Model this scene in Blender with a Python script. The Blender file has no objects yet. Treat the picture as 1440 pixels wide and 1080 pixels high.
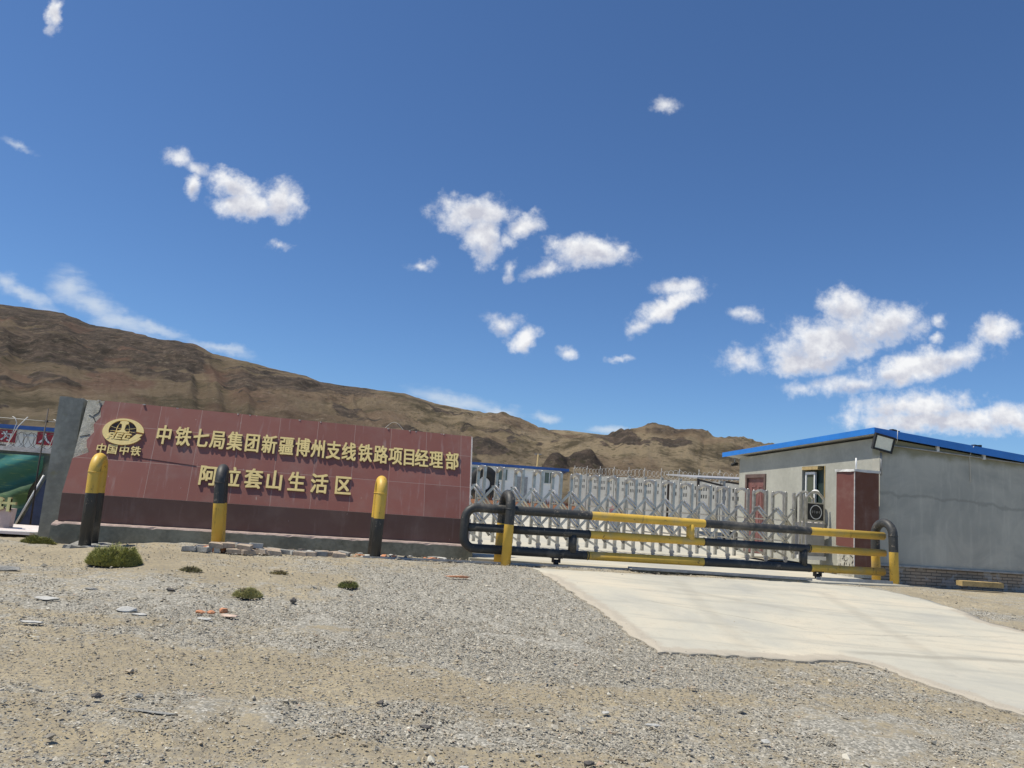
import bpy, math, random
import numpy as np
from mathutils import Vector, Matrix
from mathutils.geometry import delaunay_2d_cdt

R = math.radians
sc = bpy.context.scene
col = sc.collection
random.seed(7)
rng = np.random.default_rng(11)

# ------------------------------------------------------------------ camera, sky, sun, exposure
EYE = (0.0, 0.0, 0.93)
cd = bpy.data.cameras.new('camera'); cam = bpy.data.objects.new('camera', cd); col.objects.link(cam)
cd.sensor_width = 36; cd.lens = 27.0; cd.clip_start = 0.05; cd.clip_end = 6000
cam.matrix_world = Matrix.Translation(EYE) @ Matrix.Rotation(R(90 + 8.6), 4, 'X') @ Matrix.Rotation(R(4.2), 4, 'Z')
sc.camera = cam
sc.view_settings.view_transform = 'Standard'; sc.view_settings.look = 'None'
sc.view_settings.exposure = 0.0; sc.view_settings.gamma = 1.0
try:
    sc.cycles.max_bounces = 6; sc.cycles.diffuse_bounces = 3; sc.cycles.use_denoising = True
except Exception: pass

SUN_EL, SUN_AZ = 65.0, 188.0          # azimuth counter-clockwise from +X, direction TOWARDS the sun
sd = Vector((math.cos(R(SUN_EL)) * math.cos(R(SUN_AZ)), math.cos(R(SUN_EL)) * math.sin(R(SUN_AZ)), math.sin(R(SUN_EL))))
sl = bpy.data.lights.new('sun', 'SUN'); sl.energy = 4.9; sl.angle = R(0.53); sl.color = (1.0, 0.93, 0.80)
so = bpy.data.objects.new('sun', sl); col.objects.link(so)
so.rotation_euler = sd.to_track_quat('Z', 'Y').to_euler(); so.location = (-20, 0, 40)

# cloud cover: ellipses (x/y, z/y, half width, half height, turn) in the sky, broken up by noise
CLOUDS = [(-0.0701,0.3817,0.0465,0.0224,0.077),(-0.0529,0.3476,0.0231,0.0302,0.076),(0.0016,0.369,0.0254,0.013,0.439),(-0.0219,0.347,0.0117,0.0089,0.617),(-0.016,0.3055,0.0086,0.0119,0.076),(0.0885,0.3414,0.0502,0.018,0.076),(0.0383,0.3116,0.027,0.0089,0.345),(0.1347,0.3449,0.0116,0.012,0.076),(0.2157,0.2992,0.0328,0.0099,0.165),(0.2016,0.2706,0.0468,0.0135,0.515),(0.1648,0.2404,0.0213,0.0086,0.601),(-0.134,0.3044,0.0172,0.0089,0.076),(-0.0201,0.2324,0.0209,0.0117,0.075),(0.0127,0.2116,0.0209,0.0125,0.518),(0.0703,0.1995,0.0132,0.0077,0.075),(0.1405,0.1951,0.017,0.0048,0.163),(0.1864,0.5588,0.0199,0.0096,0.078),(-0.3274,0.3156,0.0134,0.006,0.076),(-0.4749,0.4304,0.0219,0.0101,-0.284),(-0.4538,0.4186,0.02,0.008,-0.371),(-0.453,0.391,0.0116,0.0184,0.077),(-0.3971,0.3953,0.0355,0.016,-0.284),(-0.3794,0.3701,0.0385,0.0183,0.077),(-0.3321,0.3799,0.029,0.0224,0.077),(0.3048,0.2705,0.0172,0.0088,0.075),(0.2989,0.2069,0.0322,0.0115,0.074),(0.3846,0.175,0.0321,0.0086,0.074),(0.4355,0.2902,0.0288,0.0217,0.075),(0.493,0.27,0.0483,0.0254,0.163),(0.4169,0.2399,0.0776,0.0307,0.284),(0.3935,0.2092,0.0475,0.0173,0.074),(0.5356,0.215,0.0873,0.0171,0.282),(0.4505,0.1847,0.0574,0.0123,0.213),(0.643,0.2705,0.0288,0.0177,0.075),(0.5667,0.2785,0.0096,0.0088,0.075),(0.5616,0.2537,0.0096,0.0058,0.075),(0.5353,0.1625,0.0755,0.019,0.074),(0.5727,0.1444,0.1131,0.0151,0.074),(0.6573,0.1526,0.0566,0.0171,0.074),(-0.6831,0.6292,0.01,0.0242,0.08)]
WISPS = [(-0.5957,0.2368,0.0297,0.0224,-0.525),(-0.5638,0.2148,0.0587,0.0149,-0.476),(-0.5281,0.1981,0.058,0.0131,-0.359),(-0.4796,0.1891,0.0379,0.0076,-0.102),(-0.3874,0.1701,0.0474,0.0066,-0.189),(-0.0728,0.1241,0.056,0.0103,-0.102),(-0.0162,0.117,0.0279,0.0066,-0.067),(-0.6811,0.2353,0.0188,0.0138,0.076),(-0.6607,0.227,0.059,0.0093,-0.441),(-0.6998,0.4305,0.0221,0.005,-0.282),(0.0495,0.1124,0.0186,0.0056,-0.102),(0.1342,0.099,0.0279,0.0056,0.073)]

class NT:
    """short-hand for node trees"""
    def __init__(s, t): s.t = t
    def n(s, typ, **k):
        nd = s.t.nodes.new(typ)
        for a, b in k.items(): setattr(nd, a, b)
        return nd
    def L(s, a, b): s.t.links.new(a, b)
    def put(s, sock, v):
        if isinstance(v, bpy.types.NodeSocket): s.L(v, sock)
        elif v is not None: sock.default_value = v
    def m(s, op, a, b=None, c=None, clamp=False):
        nd = s.n('ShaderNodeMath', operation=op, use_clamp=clamp)
        s.put(nd.inputs[0], a); s.put(nd.inputs[1], b); s.put(nd.inputs[2], c)
        return nd.outputs[0]
    def vm(s, op, a, b=None, scale=None):
        nd = s.n('ShaderNodeVectorMath', operation=op)
        s.put(nd.inputs[0], a); s.put(nd.inputs[1], b)
        if scale is not None: s.put(nd.inputs['Scale'], scale)
        return nd.outputs['Value'] if op in ('LENGTH', 'DOT_PRODUCT') else nd.outputs[0]
    def noise(s, vec, scale, detail=4, rough=.55, dist=0, out='Fac'):
        nd = s.n('ShaderNodeTexNoise'); s.put(nd.inputs['Vector'], vec)
        nd.inputs['Scale'].default_value = scale; nd.inputs['Detail'].default_value = detail
        nd.inputs['Roughness'].default_value = rough; nd.inputs['Distortion'].default_value = dist
        return nd.outputs[out]
    def ramp(s, f, pts, interp='LINEAR'):
        nd = s.n('ShaderNodeValToRGB'); s.put(nd.inputs[0], f); cr = nd.color_ramp; cr.interpolation = interp
        while len(cr.elements) < len(pts): cr.elements.new(.5)
        for e, (p, c) in zip(cr.elements, pts):
            e.position = p; e.color = tuple(c) + (1,) if not isinstance(c, (int, float)) else (c, c, c, 1)
        return nd.outputs[0]
    def ss(s, f, lo, hi):
        nd = s.n('ShaderNodeMapRange', interpolation_type='SMOOTHSTEP'); s.put(nd.inputs[0], f)
        nd.inputs[1].default_value = lo; nd.inputs[2].default_value = hi
        return nd.outputs[0]
    def mix(s, f, a, b, mode='MIX'):
        nd = s.n('ShaderNodeMix', data_type='RGBA', blend_type=mode); s.put(nd.inputs[0], f)
        for sk, v in ((nd.inputs[6], a), (nd.inputs[7], b)):
            s.put(sk, v if isinstance(v, bpy.types.NodeSocket) else tuple(v) + (1,))
        return nd.outputs[2]
    def map(s, vec, loc=(0,0,0), rot=(0,0,0), scale=(1,1,1), typ='POINT'):
        nd = s.n('ShaderNodeMapping', vector_type=typ); s.put(nd.inputs[0], vec)
        if typ != 'NORMAL': nd.inputs[1].default_value = loc
        nd.inputs[2].default_value = rot; nd.inputs[3].default_value = scale
        return nd.outputs[0]

w = bpy.data.worlds.new('World'); sc.world = w; w.use_nodes = True
W = NT(w.node_tree); w.node_tree.nodes.clear()
out = W.n('ShaderNodeOutputWorld'); bg = W.n('ShaderNodeBackground'); W.L(bg.outputs[0], out.inputs[0])
sky = W.n('ShaderNodeTexSky', sky_type='NISHITA', sun_disc=False)
sky.sun_elevation = R(SUN_EL); sky.sun_rotation = R(90 - SUN_AZ) % (2 * math.pi); sky.altitude = 1200; sky.air_density = 1.0; sky.dust_density = 0.6; sky.ozone_density = 4.0
SKY_S = 0.085
geo = W.n('ShaderNodeTexCoord').outputs['Generated']
sep = W.n('ShaderNodeSeparateXYZ'); W.L(geo, sep.inputs[0])
yy = W.m('MAXIMUM', sep.outputs[1], 0.08)
cmb = W.n('ShaderNodeCombineXYZ'); W.L(W.m('DIVIDE', sep.outputs[0], yy), cmb.inputs[0]); W.L(W.m('DIVIDE', sep.outputs[2], yy), cmb.inputs[1])
P = cmb.outputs[0]
warp = W.vm('SUBTRACT', W.noise(P, 26, 4, .6, out='Color'), (.5, .5, .5))
PW = W.vm('ADD', P, W.vm('SCALE', warp, scale=.028))
def field(vec, blobs):
    acc = None
    for x, y, a, b, r in blobs:
        if acc is not None:       # keeps the evaluation serial
            nd = W.n('ShaderNodeVectorMath', operation='MULTIPLY_ADD'); W.L(acc, nd.inputs[0]); nd.inputs[1].default_value = (1e-7, 1e-7, 0); W.L(vec, nd.inputs[2]); v_ = nd.outputs[0]
        else: v_ = vec
        l = W.vm('LENGTH', W.map(v_, (x, y, 0), (0, 0, r), (a * 1.2, b * 1.25, 1), 'TEXTURE'))
        acc = l if acc is None else W.m('MINIMUM', acc, l)
    return W.m('SUBTRACT', 1.0, acc)
fine = W.noise(P, 32, 7, .63)
nz_ = W.m('SUBTRACT', fine, .5)
BIG = [b_ for b_ in CLOUDS if b_[3] >= .0125]; SMALL = [b_ for b_ in CLOUDS if b_[3] < .0125]
fb = W.m('ADD', field(PW, BIG), W.m('MULTIPLY', nz_, 1.8)); fs_ = W.m('ADD', field(PW, SMALL), W.m('MULTIPLY', nz_, 2.5))
f1 = W.m('MAXIMUM', fb, fs_)
dens = W.m('MAXIMUM', W.ss(fb, -.22, .75), W.m('MULTIPLY', W.ss(fs_, -.25, 1.25), .92))
n_a = W.noise(P, 24, 5, .58); n_b = W.noise(W.vm('ADD', P, (-.006, .014, 0)), 24, 5, .58)
emb = W.m('ADD', .66, W.m('MULTIPLY', W.m('SUBTRACT', n_b, n_a), 4.5))
f2 = field(W.vm('ADD', PW, (-.004, .014, 0)), [b_ for b_ in CLOUDS if b_[3] > .0115])
under = W.ss(W.m('ADD', f2, W.m('MULTIPLY', W.m('SUBTRACT', n_a, .5), 1.4)), -.02, .62)
shade = W.m('MULTIPLY', W.m('ADD', W.m('MULTIPLY', under, .75), W.m('MULTIPLY', W.m('SUBTRACT', emb, .66), .7), clamp=True), W.ss(f1, .0, .6))
wn = W.noise(W.map(P, rot=(0, 0, .45), scale=(1, 3.2, 1)), 20, 6, .6)
f3 = W.m('ADD', field(PW, WISPS), W.m('MULTIPLY', W.m('SUBTRACT', wn, .5), 1.5))
wd = W.m('MULTIPLY', W.ss(f3, -.25, 1.2), .72)
front = W.ss(sep.outputs[1], .1, .25)
hs = W.n('ShaderNodeHueSaturation'); W.L(sky.outputs[0], hs.inputs['Color']); hs.inputs['Saturation'].default_value = 1.0; hs.inputs['Hue'].default_value = .5
skyc = W.mix(1.0, hs.outputs[0], (.88, 1.13, 1.38), 'MULTIPLY')
cl = W.mix(shade, (10.9, 11.0, 11.2), (6.7, 6.9, 7.9))
c1 = W.mix(W.m('MULTIPLY', wd, front), skyc, (8.2, 9.0, 9.9))
c2 = W.mix(W.m('MULTIPLY', dens, front), c1, cl)
W.L(c2, bg.inputs[0]); bg.inputs[1].default_value = SKY_S

# ------------------------------------------------------------------ mesh helpers
class Fr:
    """a vertical frame standing on the ground: u along a wall, v away from the viewer, z up"""
    def __init__(s, x, y, deg):
        s.x, s.y, s.deg = x, y, deg; t = R(deg); s.c, s.s = math.cos(t), math.sin(t)
    def W(s, u, v, z=0): return Vector((s.x + s.c * u - s.s * v, s.y + s.s * u + s.c * v, z))
WORLD = Fr(0, 0, 0)
S = Fr(0.1108, 11.6105, 15)          # sign and barrier
B = Fr(7.9156, 16.3, 11)             # guard building, corner
G = Fr(-0.4476, 15.4, 18)            # folding gate

class MB:
    def __init__(s): s.v, s.f, s.mi, s.sm = [], [], [], []
    def add(s, vs, fs, m=0, smooth=False):
        b = len(s.v); s.v += [tuple(p) for p in vs]
        for f in fs: s.f.append(tuple(b + i for i in f)); s.mi.append(m); s.sm.append(smooth)
    def box(s, x0, x1, y0, y1, z0, z1, m=0, rot=None, about=(0,0,0)):
        vs = [Vector((x, y, z)) for z in (z0, z1) for y in (y0, y1) for x in (x0, x1)]
        if rot is not None:
            a = Vector(about); vs = [rot @ (p - a) + a for p in vs]
        s.add(vs, [(0,2,3,1),(4,5,7,6),(0,1,5,4),(2,6,7,3),(0,4,6,2),(1,3,7,5)], m)
    def bar(s, p, q, wx, wy, m=0, up=(0,0,1)):
        p, q = Vector(p), Vector(q); d = (q - p).normalized(); a = d.cross(Vector(up))
        if a.length < 1e-3: a = Vector((1,0,0))
        a.normalize(); b = a.cross(d)
        vs = [c + a * sx * wx / 2 + b * sy * wy / 2 for c in (p, q) for sy in (-1, 1) for sx in (-1, 1)]
        s.add(vs, [(0,1,3,2),(4,6,7,5),(0,4,5,1),(2,3,7,6),(0,2,6,4),(1,5,7,3)], m)
    def tube(s, path, r, n=16, mats=None, caps=True, m=0, smooth=True):
        """path of points, one ring each (parallel transport); mats: material per segment"""
        pts = [Vector(p) for p in path]; rs = r if isinstance(r, (list, tuple)) else [r] * len(pts)
        t0 = (pts[1] - pts[0]).normalized(); a = t0.orthogonal().normalized(); rings = []
        for i, p in enumerate(pts):
            t = ((pts[min(i+1, len(pts)-1)] - p).normalized() + (p - pts[max(i-1, 0)]).normalized())
            t = t.normalized() if t.length > 1e-6 else t0
            a = (a - t * a.dot(t)).normalized(); b = t.cross(a)
            rings.append([p + (a * math.cos(2*math.pi*k/n) + b * math.sin(2*math.pi*k/n)) * rs[i] for k in range(n)])
        base = len(s.v)
        for rg in rings: s.v += [tuple(p) for p in rg]
        for i in range(len(pts) - 1):
            for k in range(n):
                s.f.append((base+i*n+k, base+i*n+(k+1)%n, base+(i+1)*n+(k+1)%n, base+(i+1)*n+k)); s.mi.append(mats[i] if mats else m); s.sm.append(smooth)
        if caps:
            s.f.append(tuple(base + k for k in range(n))[::-1]); s.mi.append(mats[0] if mats else m); s.sm.append(False)
            e = base + (len(pts)-1)*n
            s.f.append(tuple(e + k for k in range(n))); s.mi.append(mats[-1] if mats else m); s.sm.append(False)
    def prism(s, poly, fn, d, m=0):
        """poly in 2-D, fn(a, b, depth) -> point"""
        n = len(poly); vs = [fn(a, b, 0) for a, b in poly] + [fn(a, b, d) for a, b in poly]
        s.add(vs, [tuple(range(n)), tuple(range(2*n-1, n-1, -1))] + [(i, i+n, (i+1)%n+n, (i+1)%n) for i in range(n)], m)
    def build(s, name, mats, parent=None, loc=None, rot=0):
        me = bpy.data.meshes.new(name); me.from_pydata(s.v, [], s.f)
        if not isinstance(mats, (list, tuple)): mats = [mats]
        for mt in mats: me.materials.append(mt)
        me.polygons.foreach_set('material_index', s.mi); me.polygons.foreach_set('use_smooth', s.sm); me.update()
        o = bpy.data.objects.new(name, me); col.objects.link(o)
        if parent is not None: o.parent = parent
        if loc is not None: o.location = loc; o.rotation_euler = (0, 0, R(rot))
        return o

def tag(o, label=None, cat=None, group=None, kind=None):
    if label: o['label'] = label
    if cat: o['category'] = cat
    if group: o['group'] = group
    if kind: o['kind'] = kind
    return o
def thing(name, label, cat, fr, u, v, z=0, rz=0, group=None):
    o = bpy.data.objects.new(name, None); col.objects.link(o); o.empty_display_size = .1
    o.location = fr.W(u, v, z); o.rotation_euler = (0, 0, R(fr.deg + rz)); return tag(o, label, cat, group)
def grid_mesh(name, X, Y, Z, mat, attrs=None, parent=None, smooth=True):
    nr, nc = X.shape; co = np.stack([X, Y, Z], -1).reshape(-1, 3).astype(np.float32)
    i = np.arange(nr * nc).reshape(nr, nc); q = np.stack([i[:-1,:-1], i[:-1,1:], i[1:,1:], i[1:,:-1]], -1).reshape(-1, 4)
    return np_mesh(name, co, q, mat, attrs, parent, smooth)
def np_mesh(name, co, q, mat, attrs=None, parent=None, smooth=True):
    me = bpy.data.meshes.new(name); k = q.shape[1]
    me.vertices.add(len(co)); me.vertices.foreach_set('co', co.astype(np.float32).ravel())
    me.loops.add(q.size); me.loops.foreach_set('vertex_index', q.astype(np.int32).ravel())
    me.polygons.add(len(q)); me.polygons.foreach_set('loop_start', np.arange(0, q.size, k, dtype=np.int32))
    me.update(calc_edges=True)
    me.polygons.foreach_set('use_smooth', np.full(len(q), smooth)); me.materials.append(mat)
    for nme, val in (attrs or {}).items():
        if val.ndim == 1:
            a = me.attributes.new(nme, 'FLOAT', 'POINT'); a.data.foreach_set('value', val.astype(np.float32).ravel())
        else:
            a = me.attributes.new(nme, 'FLOAT_COLOR', 'POINT'); a.data.foreach_set('color', np.concatenate([val, np.ones((len(val), 1))], 1).astype(np.float32).ravel())
    o = bpy.data.objects.new(name, me); col.objects.link(o)
    if parent is not None: o.parent = parent
    return o
def copy_thing(root):
    r = root.copy(); col.objects.link(r)
    for ch in root.children:
        c = ch.copy(); col.objects.link(c); c.parent = r
        for g in ch.children:
            d = g.copy(); col.objects.link(d); d.parent = c
    return r

# numpy value noise
def _h(ix, iy, sd):
    n = (ix.astype(np.int64) * 374761393 + iy.astype(np.int64) * 668265263 + sd * 982451653) & 0xffffffff
    n = ((n ^ (n >> 13)) * 1274126177) & 0xffffffff
    return ((n ^ (n >> 16)) & 0xffffff) / float(0xffffff)
def vn(x, y, sd=0):
    ix, iy = np.floor(x), np.floor(y); fx, fy = x - ix, y - iy; fx = fx*fx*(3-2*fx); fy = fy*fy*(3-2*fy)
    a, b, c, d = _h(ix, iy, sd), _h(ix+1, iy, sd), _h(ix, iy+1, sd), _h(ix+1, iy+1, sd)
    return (a*(1-fx)+b*fx)*(1-fy) + (c*(1-fx)+d*fx)*fy
def fbm(x, y, o=4, sd=0, g=.5):
    s, a, t = 0, 1, 0
    for k in range(o):
        s = s + a * vn(x * 2**k + 17.3*k, y * 2**k - 9.1*k, sd + k); t += a; a *= g
    return s / t - .5
def ridged(x, y, o=4, sd=0):
    s, a, t = 0, 1, 0
    for k in range(o):
        s = s + a * (1 - np.abs(2*vn(x * 2**k + 5.3*k, y * 2**k - 3.7*k, sd + k) - 1)); t += a; a *= .5
    return s / t
def sst(x, a, b):
    t = np.clip((x - a) / (b - a), 0, 1); return t*t*(3-2*t)

# ------------------------------------------------------------------ materials
def mat(name, rough=.8, metal=0, spec=.5):
    m = bpy.data.materials.new(name); m.use_nodes = True; N = NT(m.node_tree)
    b = m.node_tree.nodes['Principled BSDF']; b.inputs['Roughness'].default_value = rough; b.inputs['Metallic'].default_value = metal
    b.inputs['Specular IOR Level'].default_value = spec
    N.b = b; N.tc = N.n('ShaderNodeTexCoord').outputs['Object']
    return m, N
def bump(N, h, strength=.3, dist=.01):
    bn = N.n('ShaderNodeBump'); bn.inputs['Strength'].default_value = strength; bn.inputs['Distance'].default_value = dist
    N.put(bn.inputs['Height'], h); N.L(bn.outputs[0], N.b.inputs['Normal'])
def simple(name, c, rough=.7, metal=0, var=.25, scale=6, bs=.15, bd=.004, dirt=None, spec=.5):
    """one base colour broken up by mottling at two scales, plus fine bump"""
    m, N = mat(name, rough, metal, spec)
    n1 = N.noise(N.tc, scale, 6, .6); n2 = N.noise(N.tc, scale * 7, 4, .6)
    f = N.ss(N.m('ADD', N.m('MULTIPLY', n1, .65), N.m('MULTIPLY', n2, .35)), .32, .68)
    a = tuple(k * (1 - var) for k in c); b_ = tuple(min(1, k * (1 + var)) for k in c)
    cc = N.mix(f, a, b_)
    if dirt:
        cc = N.mix(N.m('MULTIPLY', N.ss(N.noise(N.tc, scale * 1.7, 8, .7), .55, .72), dirt[1]), cc, dirt[0])
    N.L(cc, N.b.inputs['Base Color'])
    N.L(N.m('ADD', N.m('MULTIPLY', n2, .25), rough - .12), N.b.inputs['Roughness'])
    bump(N, n2, bs, bd); return m

# ground: soil with patches of crushed stone
m_ground, N = mat('gravelly_soil', .95, spec=.2)
at_ = N.n('ShaderNodeAttribute', attribute_name='gravel').outputs['Fac']
pos = N.n('ShaderNodeNewGeometry').outputs['Position']
sandy = N.ramp(N.noise(pos, 1.1, 6, .65), [(.3, (.29, .245, .165)), (.5, (.37, .315, .21)), (.72, (.48, .41, .275))])
sandy = N.mix(N.ss(N.noise(pos, 28, 5, .7), .42, .62), sandy, (.255, .225, .17))
peb = N.n('ShaderNodeTexVoronoi'); N.L(pos, peb.inputs['Vector']); peb.inputs['Scale'].default_value = 62
pebc = N.n('ShaderNodeSeparateColor'); N.L(peb.outputs['Color'], pebc.inputs[0])
stone = N.ramp(pebc.outputs[0], [(0, (.20, .19, .16)), (.3, (.26, .248, .21)), (.6, (.335, .32, .27)), (.85, (.42, .395, .33)), (1, (.56, .53, .46))])
k = N.ss(N.m('ADD', at_, N.m('MULTIPLY', N.m('SUBTRACT', N.noise(pos, 9, 7, .75), .5), 2.0)), .30, .75)
N.L(N.mix(k, sandy, stone), N.b.inputs['Base Color'])
hh = N.m('ADD', N.m('MULTIPLY', N.m('MULTIPLY', N.m('SUBTRACT', .7, peb.outputs['Distance']), k), .8), N.noise(pos, 55, 5, .7))
bump(N, hh, .6, .012)

m_stone, N = mat('crushed_stone', .9, spec=.25)
ca = N.n('ShaderNodeAttribute', attribute_name='tone')
N.L(N.mix(.35, ca.outputs['Color'], N.mix(N.noise(N.tc, 90, 3), (.12, .12, .12), (.75, .72, .68)), 'OVERLAY'), N.b.inputs['Base Color'])

# concrete paving
m_pave, N = mat('pale_concrete_paving', .85, spec=.3)
pos = N.n('ShaderNodeNewGeometry').outputs['Position']
c = N.ramp(N.noise(pos, .55, 7, .6, .6), [(.34, (.42, .41, .355)), (.48, (.51, .485, .395)), (.64, (.60, .54, .415))])
st = N.noise(N.map(pos, rot=(0, 0, .5), scale=(.35, 2.6, 1)), 1.6, 7, .65)
c = N.mix(N.m('MULTIPLY', N.ss(st, .48, .66), .6), c, (.38, .37, .315))
c = N.mix(N.m('MULTIPLY', N.ss(N.noise(pos, 2.3, 8, .72), .52, .70), .45), c, (.60, .55, .44))
cr = N.n('ShaderNodeTexVoronoi', feature='DISTANCE_TO_EDGE'); cr.inputs['Scale'].default_value = .32
N.L(N.vm('ADD', pos, N.vm('SCALE', N.noise(pos, 1.6, 5, .7, out='Color'), scale=.8)), cr.inputs['Vector'])
crk = N.m('MULTIPLY', N.m('LESS_THAN', cr.outputs['Distance'], .0028), N.ss(N.noise(pos, .4, 2, .5), .5, .58))
c = N.mix(N.m('MULTIPLY', crk, .12), c, (.25, .23, .2))
c = N.mix(N.m('MULTIPLY', N.ss(N.noise(pos, 60, 3, .6), .60, .73), .45), c, (.30, .28, .24))
c = N.mix(N.m('MULTIPLY', N.ss(N.noise(pos, 5, 8, .78), .54, .66), .35), c, (.40, .35, .27))
sx = N.n('ShaderNodeSeparateXYZ'); N.L(N.vm('ADD', pos, N.vm('SCALE', N.noise(pos, 2.2, 5, .65, out='Color'), scale=.22)), sx.inputs[0])
for x0, y0, x1, y1, wd_, st_ in ((3.3, 7.55, 6.6, 8.0, .10, .5), (1.6, 9.5, 3.6, 8.35, .02, .5), (3.6, 8.35, 6.2, 9.2, .02, .55), (2.1, 10.6, 4.0, 9.4, .14, .22), (4.7, 11.6, 4.2, 7.2, .16, .2), (2.6, 11.6, 2.3, 7.2, .16, .18)):
    L_ = math.hypot(x1 - x0, y1 - y0); nx_, ny_ = -(y1 - y0) / L_, (x1 - x0) / L_
    d_ = N.m('ABSOLUTE', N.m('ADD', N.m('ADD', N.m('MULTIPLY', sx.outputs[0], nx_), N.m('MULTIPLY', sx.outputs[1], ny_)), -(x0 * nx_ + y0 * ny_) - .11 * (nx_ + ny_)))
    t_ = N.m('ADD', N.m('MULTIPLY', sx.outputs[0], (x1 - x0) / L_), N.m('ADD', N.m('MULTIPLY', sx.outputs[1], (y1 - y0) / L_), -(x0 * (x1 - x0) + y0 * (y1 - y0)) / L_))
    k_ = N.m('MULTIPLY', N.m('MULTIPLY', N.m('SUBTRACT', 1.0, N.ss(d_, wd_ * .2, wd_)), N.ss(t_, 0, .4)), N.m('SUBTRACT', 1.0, N.ss(t_, L_ - .4, L_)))
    c = N.mix(N.m('MULTIPLY', k_, st_), c, (.27, .25, .205))
ed_ = N.n('ShaderNodeAttribute', attribute_name='grit').outputs['Fac']
k_ = N.ss(N.m('ADD', ed_, N.m('MULTIPLY', N.m('SUBTRACT', N.noise(pos, 7, 8, .75), .5), 1.3)), .42, .75)
c = N.mix(N.m('MULTIPLY', k_, .85), c, N.mix(N.noise(pos, 70, 3, .7), (.30, .265, .205), (.56, .50, .40)))
N.L(c, N.b.inputs['Base Color']); bump(N, N.noise(pos, 38, 7, .7), .35, .006)

# hills
m_hill, N = mat('dry_rocky_slope', .97, spec=.1)
pos = N.map(N.n('ShaderNodeNewGeometry').outputs['Position'], scale=(1, .3, 1.6))
rk = N.n('ShaderNodeAttribute', attribute_name='rock').outputs['Fac']; rd = N.n('ShaderNodeAttribute', attribute_name='red').outputs['Fac']; tn = N.n('ShaderNodeAttribute', attribute_name='tan').outputs['Fac']
base = N.ramp(N.noise(pos, .012, 9, .62, .4), [(.32, (.12, .093, .06)), (.46, (.175, .132, .085)), (.58, (.235, .18, .115)), (.72, (.30, .235, .155))])
base = N.mix(N.m('MULTIPLY', tn, .72), base, (.345, .275, .17))
base = N.mix(N.m('MULTIPLY', N.ss(N.noise(pos, .03, 8, .7), .5, .66), .5), base, (.12, .105, .058))
base = N.mix(N.ss(N.noise(pos, .05, 9, .72), .47, .62), base, (.105, .085, .052))
base = N.mix(N.m('MULTIPLY', rd, .7), base, (.165, .095, .07))
rc = N.ramp(N.noise(pos, .16, 9, .75), [(.35, (.045, .04, .033)), (.5, (.095, .075, .058)), (.62, (.16, .12, .09)), (.75, (.25, .20, .15))])
base = N.mix(N.ss(N.m('ADD', rk, N.m('MULTIPLY', N.m('SUBTRACT', N.noise(pos, .09, 8, .7), .5), .9)), .35, .65), base, rc)
sp = N.n('ShaderNodeTexVoronoi'); sp.inputs['Scale'].default_value = .33; N.L(pos, sp.inputs['Vector'])
dots = N.m('MULTIPLY', N.m('LESS_THAN', sp.outputs['Distance'], .26), N.ss(N.noise(pos, .02, 6, .6), .42, .6))
base = N.mix(N.m('MULTIPLY', dots, .65), base, (.07, .065, .035))
base = N.mix(N.m('MULTIPLY', N.ss(N.noise(pos, .9, 5, .75), .52, .68), .45), base, (.085, .07, .045))
base = N.mix(N.m('MULTIPLY', N.ss(N.noise(pos, .35, 7, .8), .53, .68), .55), base, (.34, .28, .20))
N.L(base, N.b.inputs['Base Color']); bump(N, N.noise(pos, .26, 10, .78), 1.0, 3.2)

m_conc = simple('grey_cement_render', (.34, .33, .28), .9, var=.28, scale=1.8, bs=.4, bd=.01, dirt=((.30, .26, .10), .45))
m_plinth = simple('weathered_plinth_concrete', (.255, .25, .195), .92, var=.32, scale=2.6, bs=.5, bd=.01, dirt=((.12, .12, .08), .75))
m_mortar = simple('pale_broken_mortar', (.44, .42, .35), .95, var=.3, scale=9, bs=.9, bd=.02, dirt=((.33, .29, .12), .6))
m_white = simple('dusty_white', (.62, .61, .58), .7, var=.12, scale=9)
m_capst = simple('pale_cap_mortar', (.60, .55, .50), .9, var=.25, scale=14, bs=.6, bd=.01)

def wall_render(name, base, dark, moss, top):
    m, N = mat(name, .93, spec=.25)
    p = N.tc
    c = N.mix(N.ss(N.noise(p, 1.1, 8, .62, .8), .3, .7), dark, base)
    c = N.mix(N.m('MULTIPLY', N.ss(N.noise(N.map(p, scale=(6, 6, .8)), 1.4, 6, .6), .5, .7), .3), c, tuple(k * 1.25 for k in base))
    sx = N.n('ShaderNodeSeparateXYZ'); N.L(p, sx.inputs[0])
    line = N.m('ADD', sx.outputs[2], N.m('MULTIPLY', N.m('SUBTRACT', N.noise(p, 1.4, 5, .6), .5), .5))
    c = N.mix(N.m('MULTIPLY', N.ss(line, top - .38, top - .18), .75), c, moss)
    seam = N.m('ABSOLUTE', N.m('SUBTRACT', N.m('ADD', line, N.m('MULTIPLY', sx.outputs[0], .035)), 1.68))
    c = N.mix(N.m('MULTIPLY', N.m('SUBTRACT', 1.0, N.ss(seam, .01, .06)), .4), c, tuple(k * .6 for k in dark))
    c = N.mix(N.m('MULTIPLY', N.m('SUBTRACT', 1.0, N.ss(line, .12, .32)), .6), c, tuple(k * .75 for k in dark))
    N.L(c, N.b.inputs['Base Color']); bump(N, N.noise(p, 7, 9, .7), .45, .02); return m
m_bwall = wall_render('grey_cement_wall', (.54, .515, .43), (.40, .39, .335), (.22, .20, .10), 2.78)

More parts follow.
